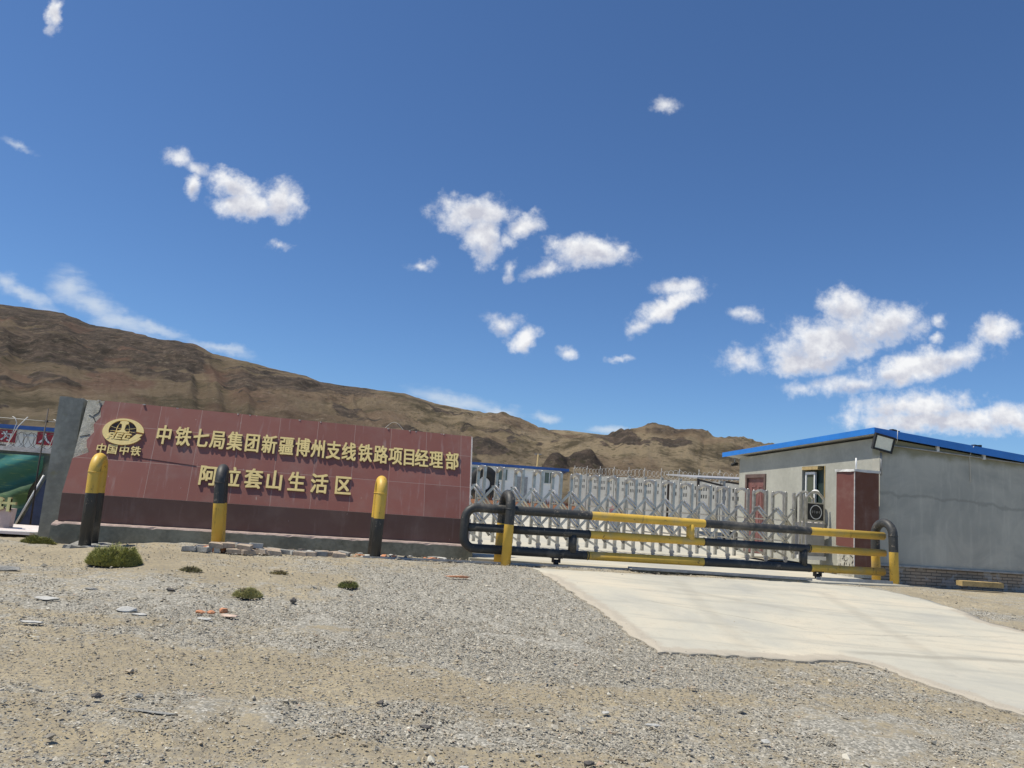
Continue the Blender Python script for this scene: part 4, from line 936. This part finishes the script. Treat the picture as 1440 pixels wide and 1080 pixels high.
# low planters and ball
bed = thing('planting_bed', 'low brick edged planting bed with dry reddish plants in front of the prefab block', 'planter', WORLD, -2.6, 46, .55)
m = MB(); m.box(0, 7.4, 0, .12, -.2, .30); m.box(0, 7.4, 1.6, 1.72, -.2, .30); m.box(0, .12, .12, 1.6, -.2, .3); m.box(7.28, 7.4, .12, 1.6, -.2, .3); m.build('edging', m_orange, bed)
m = MB(); q = random.Random(4)
for k in range(900):
    x, y, h = q.uniform(.2, 7.2), q.uniform(.2, 1.5), q.uniform(.2, .75); a_ = q.uniform(0, 6.3); m.add([(x-.04*math.cos(a_), y-.04*math.sin(a_), .1), (x+.04*math.cos(a_), y+.04*math.sin(a_), .1), (x+q.uniform(-.15,.15), y+q.uniform(-.1,.1), h)], [(0,1,2)], q.choice((0, 0, 1)))
m.build('dry_plants', [simple('reddish_dry_plants', (.20, .07, .05), .9), simple('dull_green_plants', (.10, .12, .05), .9)], bed)
bl = thing('stone_ball', 'reddish brown round stone ball on a short base beyond the folding gate', 'stone ball', WORLD, 4.13, 28.5, .03)
m = MB(); m.tube([(0, 0, .78 + .24 * math.sin(R(t))) for t in range(-90, 91, 15)], [max(.002, .24 * math.cos(R(t))) for t in range(-90, 91, 15)], 18, caps=False); m.build('ball', simple('red_granite', (.22, .10, .09), .4), bl)
m = MB(); m.tube([(0, 0, -.05), (0, 0, .45), (0, 0, .50), (0, 0, .56)], [.22, .18, .22, .12], 14); m.build('pedestal', m_precast, bl)

# perimeter wall of precast panels with small slots
def fence_panel(L, h):
    m = MB(); zs = (h - .80, h - .62, h - .44, h - .26)
    m.box(0, L, 0, .06, 0, zs[0]); m.box(0, L, 0, .06, zs[1], zs[2]); m.box(0, L, 0, .06, zs[3], h)
    for (za, zb) in ((zs[0], zs[1]), (zs[2], zs[3])):
        x = 0; cutsx = []
        for g0 in (.12, .12 + L / 2):
            for k in range(3): cutsx.append((g0 + k * .17, g0 + k * .17 + .09))
        for c0, c1 in cutsx + [(L, L)]:
            if c0 > x: m.box(x, c0, 0, .06, za, zb)
            x = c1
    m.box(0, L, .065, .09, h - .9, h - .15, 1); return m  # dark sheet behind the slots paints in their shade
F0, F1 = Vector((4.35, 49.0)), Vector((13.9, 28.0)); dF = (F1 - F0); LF = dF.length; npan = 15
fw = thing('perimeter_wall', 'grey precast concrete wall with two rows of small slots behind the folding gate', 'wall', Fr(F0.x, F0.y, math.degrees(math.atan2(dF.y, dF.x))), 0, 0, 0)
pm = None; L1 = LF / npan - .12
for i in range(npan):
    p = F0 + dF * (i / npan); z0 = float(gz(p.x, p.y))
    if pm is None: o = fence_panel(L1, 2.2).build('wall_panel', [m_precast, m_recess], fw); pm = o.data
    else: o = bpy.data.objects.new('wall_panel', pm); col.objects.link(o); o.parent = fw
    o.location = (i * LF / npan + .12, 0, z0 - .05)
    m = MB(); m.box(0, .12, -.04, .11, -.1, 2.26); m.build('wall_post', m_precast, fw).location = (i * LF / npan, 0, z0)
m = MB(); pts = []; q = random.Random(8)
for k in range(900):
    s_ = k / 900; p = F0 + dF * s_; a_ = k * .42; rr0 = .20 + .05 * math.sin(k * .05)
    pts.append((s_ * LF, .03 + rr0 * math.cos(a_), float(gz(p.x, p.y)) + 2.42 + rr0 * math.sin(a_)))
rz1 = thing('razor_wire', 'pale coil of razor wire along the top of the slotted grey wall', 'razor wire', Fr(F0.x, F0.y, math.degrees(math.atan2(dF.y, dF.x))), 0, 0, 0)
m.tube(pts, .007, 4, caps=False); m.build('coil', m_wirew, rz1)
for k in range(16): m = MB(); s_ = k / 15; p = F0 + dF * s_; z = float(gz(p.x, p.y)); m.tube([(s_ * LF, .03, z + 2.2), (s_ * LF, .03, z + 2.75)], .018, 5); m.build('wire_post', m_galv, rz1)
# canopy
cp = thing('flat_canopy', 'thin grey sheet canopy on slim posts beside the guard hut', 'canopy', Fr(7.45, 30, 8), 0, 0, .0)
m = MB(); m.add([(0,0,2.30),(3.6,0,2.42),(3.6,3.5,2.62),(0,3.5,2.50),(0,0,2.35),(3.6,0,2.47),(3.6,3.5,2.67),(0,3.5,2.55)],[(0,3,2,1),(4,5,6,7),(0,1,5,4),(3,7,6,2),(0,4,7,3),(1,2,6,5)]); m.build('roof_sheet', simple('grey_blue_sheet', (.36, .36, .36), .6, .1), cp)
for x, y in ((.08, .08), (1.15, .08), (3.4, .08), (.08, 3.4), (3.4, 3.4)):
    m = MB(); m.box(x - .04, x + .04, y - .04, y + .04, -.05, 2.28); m.build('post', m_rust if x < .5 else m_galv, cp)
m = MB(); m.bar((.05, .1, 2.26), (1.2, .1, 2.08), .05, .07); m.bar((1.2, .1, 2.26), (3.5, .1, 2.10), .05, .07); m.build('brace', m_rust, cp)
# parked motorcycle-like clutter behind the gate: low dark cart
ct = thing('hand_cart', 'dark low hand cart standing beyond the right half of the folding gate', 'cart', WORLD, 8.35, 27.0, .04)
m = MB(); m.box(-.6, .6, -.35, .35, .42, .48); m.box(-.6, -.55, -.35, .35, .48, .70); m.box(.55, .6, -.35, .35, .48, .62); m.build('tray', m_rust, ct)
m = MB(); m.tube([(.6, -.25, .5), (1.0, -.25, .95), (1.05, -.25, 1.0)], .02, 6); m.tube([(.6, .25, .5), (1.0, .25, .95), (1.05, .25, 1.0)], .02, 6); m.tube([(1.05, -.25, 1.0), (1.05, .25, 1.0)], .02, 6); m.build('handle', m_galv, ct)
for x in (-.4, .4):
    for y in (-.36, .36):
        m = MB(); m.tube([(x, y - .03, .2), (x, y + .03, .2)], .2, 18); m.build('wheel', m_rubber, ct)
m = MB(); m.box(-.4, .1, -.2, .2, .49, .70, rot=Matrix.Rotation(.2, 3, 'Z')); m.build('load_box', simple('teal_crate', (.05, .16, .17), .6), ct)

# ------------------------------------------------------------------ left background
LW = Fr(-14.5, 12.95, 0)
lw = thing('boundary_wall', 'low cement boundary wall with a pale coping beyond the red sign', 'wall', LW, 0, 0, 0)
m = MB(); m.box(0, 7.25, 0, .18, -.3, 1.14); m.build('wall_body', m_plinth, lw)
m = MB(); m.box(-.02, 7.28, -.06, .24, 1.142, 1.215); m.build('coping', m_capst, lw)
tp = thing('printed_tarpaulin', 'printed green landscape tarpaulin hung over the low wall beside the red sign', 'tarpaulin', LW, 0, -.09, 0)
nx, nz_ = 150, 40; uu = np.linspace(0, 1, nx); zz = np.linspace(0, 1, nz_); UU, ZZ = np.meshgrid(uu, zz)
XR = 6.88 - .32 * (1 - ZZ); Xt = 4.0 + (XR - 4.0) * UU; Zt = -.05 + ZZ * 1.14
fold = .04 * np.sin((Zt * 13 - Xt * 6) + 2 * fbm(Xt, Zt, 3, 6)) + .02 * np.sin(Xt * 2.2 - Zt * 9) + .05 * fbm(Xt * 2, Zt * 2, 4, 9)
m_tarp, N = mat('printed_tarp', .5)
p = N.vm('ADD', N.tc, N.vm('SCALE', N.noise(N.tc, 2.2, 5, .6, out='Color'), scale=.35)); sx = N.n('ShaderNodeSeparateXYZ'); N.L(p, sx.inputs[0])
band = N.ramp(N.m('ADD', N.m('MULTIPLY', sx.outputs[2], .8), N.m('MULTIPLY', N.m('SUBTRACT', 6.3, sx.outputs[0]), .22)), [(.0, (.02, .05, .09)), (.16, (.03, .09, .10)), (.30, (.05, .12, .03)), (.48, (.05, .10, .04)), (.62, (.02, .13, .08)), (.85, (.03, .17, .14)), (1, (.05, .20, .17))])
st = N.noise(N.map(N.tc, rot=(0, -.6, 0), scale=(1.2, 1, 7)), 2.4, 6, .65)
band = N.mix(N.m('MULTIPLY', N.ss(st, .52, .68), .65), band, (.22, .32, .10)); band = N.mix(N.m('MULTIPLY', N.ss(N.noise(N.map(N.tc, scale=(1, 1, 9)), 1.6, 4, .5), .66, .74), .7), band, (.30, .48, .48))
g0 = N.vm('LENGTH', N.vm('SUBTRACT', N.map(N.tc, scale=(1, 0, .8)), (6.42, 0, .20))); band = N.mix(N.m('MULTIPLY', N.m('SUBTRACT', 1.0, N.ss(g0, .0, .16)), .8), band, (.45, .60, .38))
N.L(band, N.b.inputs['Base Color']); bump(N, st, .3, .02)
o = grid_mesh('sheet', Xt, fold, Zt, m_tarp, parent=tp)
m = MB(); m.tube([(6.93, -.06, .78), (6.62, -.10, -.04)], .016, 8); m.build('edge_pole', m_pvc, tp)
m = MB(); m.add([(6.95,-.02,.72),(7.16,-.01,.80),(7.10,-.03,-.02),(6.66,-.05,-.03)],[(0,3,2,1)]); m.add([(7.10,-.035,.66),(7.2,-.03,.70),(7.16,-.04,.02),(7.06,-.045,.0)],[(0,3,2,1)],1)
m.add([(7.02,-.02,1.06),(7.24,-.02,1.08),(7.20,-.02,.86),(7.10,-.02,.80)],[(0,3,2,1)],1)
cs = m.build('loose_corner', [simple('navy_cloth', (.04, .055, .11), .7), m_white], tp)
sdm = cs.modifiers.new('thick', 'SOLIDIFY'); sdm.thickness = .004
rod = thing('steel_rod', 'thin dark leaning steel rod in front of the green tarpaulin', 'rod', WORLD, -7.18, 12.0, -.02)
m = MB(); m.tube([(0, 0, -.05), (-.13, .18, .95), (-.255, .4, 1.87)], [.013, .012, .010], 8); m.tube([(-.23, .37, 1.64), (-.235, .37, 1.68)], .026, 8); m.build('rod_shaft', m_rust, rod)
ss_ = thing('stone_sign', 'corner of a pinkish stone sign with yellow raised characters at the left edge', 'sign', Fr(-8.6, 11.5, 0), 0, 0, -.05)
m = MB(); m.add([(0,0,0),(1.405,0,0),(1.405,.10,0),(0,.10,0),(0,.0,.36),(1.43,.0,.33),(1.43,.10,.33),(0,.10,.36)],[(0,3,2,1),(4,5,6,7),(0,1,5,4),(3,7,6,2),(0,4,7,3),(1,2,6,5)]); m.build('slab', m_pink, ss_)
m_yl = simple('pale_yellow_letter', (.74, .68, .30), .5, var=.08)
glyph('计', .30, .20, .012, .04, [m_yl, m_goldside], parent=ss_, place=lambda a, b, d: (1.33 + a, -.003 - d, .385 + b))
wb = thing('fallen_panel', 'pale corrugated panel lying flat on the ground at the left edge', 'panel', WORLD, -6.6, 11.1, -.07)
m = MB()
for k in range(10):
    y = .05 + k * .075; m.add([(-1.7, y, .03), (-.06 + k * .022, y, .06), (-.04 + k * .022, y + .072, .055 + k * .006), (-1.7, y + .072, .04 + k * .006), (-1.7, y, .0), (-.06 + k * .022, y, .02), (-.04 + k * .022, y + .072, .02), (-1.7, y + .072, .0)], [(0,1,2,3),(4,7,6,5),(0,4,5,1),(1,5,6,2),(2,6,7,3),(3,7,4,0)], k % 3 == 1)
m.build('sheet', [simple('pale_pink_white_sheet', (.62, .55, .53), .6, var=.1), m_white], wb)
lp_ = thing('prefab_hut', 'white prefabricated hut with blue eave and red square character signs at the far left', 'building', Fr(-46, 40, 0), 0, 0, .35)
m = MB(); m.box(0, 24.5, 0, 5, -.3, 2.36)
for k in range(25): m.box(k, k + .03, -.02, 0, 0, 2.36)
m.build('wall', m_cream, lp_)
m = MB(); m.box(-.2, 24.8, -.3, 5.2, 2.362, 2.56); m.build('eave', m_blued, lp_)
for ch, x in (('为', 20.16), ('人', 22.15)):
    m = MB(); m.box(x - .44, x + .44, -.08, -.03, 1.66, 2.30); bd_ = m.build('sign_board', m_signred, lp_)
    glyph(ch, .62, .52, .016, .02, [m_pvc, m_pvc], parent=bd_, place=lambda a, b, d, x=x: (x + a, -.085 - d, 1.98 + b))
m = MB(); m.box(21.0, 22.6, -.06, -.03, 2.02, 2.08); m.build('light_strip', m_pvc, lp_)
rk = thing('dark_rack', 'low dark metal rack with bowed bars before the far white hut', 'rack', WORLD, -24.4, 37.5, .35)
m = MB()
for k in range(5): m.tube([(-1.3 + k * .35 + .5 * math.sin(R(t)) * .6, 0, .9 + .55 * math.cos(R(t)) * 1.0) for t in range(-20, 91, 15)], .035, 6)
m.tube([(-1.5, 0, 1.45), (.2, 0, 1.45)], .035, 6); m.tube([(-1.4, 0, 0), (-1.4, 0, 1.45)], .035, 6); m.tube([(.1, 0, 0), (.1, 0, 1.45)], .035, 6); m.build('rack_bars', m_rust, rk)
rz2 = thing('wire_fence', 'razor wire loops on bent white arms above the low wall beside the red sign', 'razor wire', LW, 0, .09, 1.2)
m = MB()
for x in (6.15, 6.85, 4.9):
    m.tube([(x - .08, 0, -.05), (x, 0, .25), (x + .04, 0, .42), (x + .0, 0, .50), (x - .05, 0, .52)], .006, 6)
m.tube([(6.05, 0, -.05), (6.22, 0, .36), (6.36, 0, .53)], .008, 5)
for z in (.50,): m.tube([(x, .0, z - .01 * (x - 5)) for x in (3, 4, 5, 6, 7.1)], .004, 4)
m.build('arms', m_wirew, rz2)
m = MB(); pts = []
for k in range(160): a_ = k * .5; pts.append((5.9 + k * .0068 + .1 * math.cos(a_), .12 * math.cos(a_ * .5), .14 + .13 * math.sin(a_)))
m.tube(pts, .0035, 4, caps=False); m.build('coil', m_rust, rz2)

# ------------------------------------------------------------------ rubble, stones
def rock_mesh(name, sx, sy, sz, sd, mt, blocky=False):
    q = random.Random(sd); m = MB()
    if blocky:
        j = .10
        vs = [(x * sx * (1 + q.uniform(-j, j)), y * sy * (1 + q.uniform(-j, j)), (z + 1) * sz * (1 + q.uniform(-j, j))) for z in (-1, 1) for y in (-1, 1) for x in (-1, 1)]
        # chamfered block: convex hull of slightly inset corners
        pts = []
        for v in vs:
            for ax_ in range(3):
                w_ = list(v); k = .78 + q.uniform(-.1, .1); 
                if ax_ == 2: w_[2] = sz + (w_[2] - sz) * k
                else: w_[ax_] *= k
                pts.append(w_)
    else:
        pts = []
        for k in range(26):
            a_, b_ = q.uniform(0, 6.283), math.asin(q.uniform(-.8, 1)); r_ = q.uniform(.75, 1.12)
            pts.append((sx * r_ * math.cos(a_) * math.cos(b_), sy * r_ * math.sin(a_) * math.cos(b_), sz * (r_ * math.sin(b_) + .6)))
    import bmesh
    bm = bmesh.new()
    for p in pts: bm.verts.new(p)
    bmesh.ops.convex_hull(bm, input=bm.verts); loose = [v for v in bm.verts if not v.link_faces]
    if loose: bmesh.ops.delete(bm, geom=loose, context='VERTS')
    me = bpy.data.meshes.new(name); bm.to_mesh(me); bm.free(); me.materials.append(mt); return me
def place_mesh(name, me, x, y, z, rz, label, cat, group=None, tilt=0):
    o = bpy.data.objects.new(name, me); col.objects.link(o); o.location = (x, y, z); o.rotation_euler = (tilt, tilt * .6, rz); return tag(o, label, cat, group)
BR = [rock_mesh('broken_brick', .088, .05, .030, 40 + k, mt, True) for k, mt in enumerate((m_beigeb, m_beigeb, m_rockg, m_orange, m_rockp))]
q = random.Random(12)
heap = []
for k in range(52):
    u = -4.33 + 1.05 * (q.random() ** .8) * 1.9 if k > 20 else q.uniform(-4.36, -3.55); v = q.uniform(-.30, .06) if u > -3.6 else q.uniform(-.34, .02)
    lay = 0 if k < 26 else (1 if u < -3.5 else 0)
    p = S.W(u, v); z = float(gz(p.x, p.y)) - .008 + lay * .062
    ib = q.choice((0, 0, 1, 1, 2, 2, 4) if k % 6 else (3, 1)); me = BR[ib]
    hue = ('beige', 'beige', 'grey', 'orange', 'pale')[ib]
    place_mesh('broken_brick', me, p.x, p.y, z, R(15) + q.uniform(-.7, .7), hue + ' broken brick in the rubble heap around the black topped bollard', 'brick', hue + ' broken bricks heaped at the foot of a bollard', q.uniform(-.15, .15))
for k in range(46):     # rubble strewn along the plinth
    u = q.uniform(-3.0, -.5); v = q.uniform(.12, .5) if k % 2 else q.uniform(-.1, .35); p = S.W(u, v); s_ = q.uniform(.02, .06)
    im = q.choice((0, 1, 0, 2, 3)) if k % 9 else 3; hue = ('pale', 'grey', 'dark', 'orange')[im]
    me = rock_mesh('rubble_stone', s_ * q.uniform(1, 1.9), s_, s_ * .5, 200 + k, (m_rockp, m_rockg, m_rockd, m_orange)[im])
    place_mesh('rubble_stone', me, p.x, p.y, float(gz(p.x, p.y)) - .01, q.uniform(0, 3), 'small ' + hue + ' rubble stone strewn along the foot of the sign plinth', 'stone', hue + ' rubble along the sign plinth')
STONES = [(-3.833,6.825,.13,.05,.02,m_rockp,'pale flat stone, the largest lying out left on the forecourt'),(-3.087,6.657,.10,.05,.03,m_rockp,'pale grey slab of stone lying beside a smaller flat one'),(-2.92,6.57,.08,.04,.014,m_rockp,'thin flat stone just right of the pale grey slab'),
 (-2.52,6.82,.05,.035,.02,m_orange,'leftmost orange brick shard of the small scatter'),(-2.43,6.84,.04,.03,.02,m_orange,'middle orange brick shard of the small scatter'),(-2.36,6.92,.05,.03,.03,m_orange,'tallest orange brick shard behind the peach slab'),(-2.26,6.80,.09,.045,.015,simple('peach_stone', (.55, .42, .33), .9),'peach coloured flat stone beside the orange shards'),(-2.40,6.62,.07,.03,.012,m_rockp,'white flat chip in front of the orange shards'),
 (-4.98,8.025,.16,.07,.03,m_rockg,'grey stone at the left edge of the forecourt'),(-3.113,7.60,.05,.03,.02,m_rockd,'small dark stone above the pale slab'),(-3.489,6.054,.10,.04,.012,m_rockp,'faint flat stone half sunk in the sand near the left edge'),(-2.24,4.634,.035,.025,.02,m_rockd,'dark rounded stone in the sandy band at lower left'),
 (-1.86,4.485,.19,.015,.006,m_rockg,'long thin grey sliver lying in the gravel at lower left'),(-1.932,7.581,.035,.03,.03,m_rockd,'dark upright pebble right of the middle shrub'),(-2.024,4.70,.03,.02,.015,m_rockg,'grey pebble near the thin sliver'),(-3.731,7.326,.06,.03,.015,m_rockg,'flat grey stone below the large green shrub'),
 (1.685,4.884,.03,.02,.015,m_rockp,'white stone in the lower middle gravel'),(.55,4.3,.035,.022,.016,m_rockd,'dark stone at the bottom centre'),(.75,5.15,.03,.02,.012,m_rockp,'small pale stone on the central sandy patch'),(-.66,4.95,.03,.02,.016,m_rockd,'dark pebble right of the sandy band'),(-.35,4.62,.04,.02,.012,m_rockd,'dark chip near the dark gravel patch'),
 (-.487,9.85,.16,.03,.02,m_orange,'orange brown splinter of wood or brick right of the last bollard'),(1.02,5.0,.05,.018,.012,m_rockp,'whitish flat chip left of the lower driveway edge'),(-.1,4.1,.03,.02,.012,m_rockp,'pale chip at the bottom edge')]
for k, (x, y, a_, b_, c_, mt, lb) in enumerate(STONES):
    place_mesh('stone', rock_mesh('stone', a_, b_, c_, 500 + k, mt), x, y, float(gz(x, y)) - c_ * .1, q.uniform(-.3, .4), lb, 'stone')

# ------------------------------------------------------------------ low shrubs
def shrub(name, label, x, y, a_, b_, h, n, tone, sparse=False):
    base = float(gz(x, y)); th = rng.uniform(0, 6.283, n); rad = np.sqrt(rng.random(n)); px, py = rad * np.cos(th) * a_, rad * np.sin(th) * b_
    lump = .8 + 1.3 * fbm(px * 11 + x * 3, py * 11 + y, 3, 5) + .25 * (rng.random(n) < .03)
    dome = np.sqrt(np.clip(1 - rad ** 2, 0, 1)); zt_ = h * dome * lump * rng.uniform(.55, 1.08, n) + .01
    z0 = zt_ * rng.uniform(.25, .75, n)
    ln = rng.uniform(.03, .065, n) * (h / .16) ** .3; dx, dy = px / a_ * .5 + rng.normal(0, .45, n), py / b_ * .5 + rng.normal(0, .45, n); dz = rng.uniform(.4, 1.2, n)
    l = np.sqrt(dx**2 + dy**2 + dz**2); dx, dy, dz = dx/l*ln, dy/l*ln, dz/l*ln
    wv_ = rng.uniform(.003, .007, n); ang = rng.uniform(0, 6.283, n); wx, wy = np.cos(ang) * wv_, np.sin(ang) * wv_
    P0 = np.stack([px - wx, py - wy, zt_ - dz], -1); P1 = np.stack([px + wx, py + wy, zt_ - dz], -1); P2 = np.stack([px + dx, py + dy, zt_], -1)
    V = np.stack([P0, P1, P2], 1).reshape(-1, 3); V[:, 2] = np.maximum(V[:, 2], .0)
    T = np.array(tone)[None] * rng.uniform(.55, 1.45, (n, 1)) + np.array([.05, .035, .0])[None] * (rng.random((n, 1)) < .15)
    o = np_mesh(name, V, np.arange(n * 3).reshape(-1, 3), m_plant, {'tone': T.repeat(3, 0)}, smooth=False); o.location = (x, y, base - .01); return o
def plant(label, x, y, a_, b_, h, n, tone):
    r = thing('low_shrub', label, 'shrub', WORLD, x, y, 0, group='low shrubs on the forecourt'); r.location = (x, y, 0)
    o = shrub('foliage', '', x, y, a_, b_, h, n, tone); o.parent = r; o.location = (0, 0, float(gz(x, y)) - .01)
    m = MB(); q_ = random.Random(int(x * 100))
    for k in range(26): t = q_.uniform(0, 6.28); rr1 = q_.uniform(.2, .85); m.tube([(0, 0, 0), (a_*rr1*.5*math.cos(t), b_*rr1*.5*math.sin(t), h*.45), (a_*rr1*math.cos(t), b_*rr1*math.sin(t), h*(.95-.5*rr1))], [.005, .004, .002], 5)
    m.build('stems', simple('woody_stems', (.12, .09, .05), .9), r).location = (0, 0, float(gz(x, y)))
plant('large dense green shrub beside the bollard on a concrete block', -4.25, 8.75, .27, .22, .23, 22000, (.34, .34, .12))
plant('medium grey green shrub on open gravel below the brick heap', -2.40, 7.68, .13, .10, .09, 4200, (.40, .38, .18))
plant('small dark green shrub in the gravel before the third bollard', -1.62, 8.62, .10, .07, .08, 2200, (.30, .31, .13))
plant('tiny sparse dry shrub just below the brick heap', -3.38, 8.72, .12, .07, .05, 700, (.26, .24, .13))
plant('faint dry tuft right of the brick heap', -2.50, 9.05, .10, .05, .04, 400, (.28, .24, .12))
plant('olive shrub at the corner of the plinth by the fallen panel', -6.05, 10.35, .22, .12, .09, 3500, (.24, .24, .08))
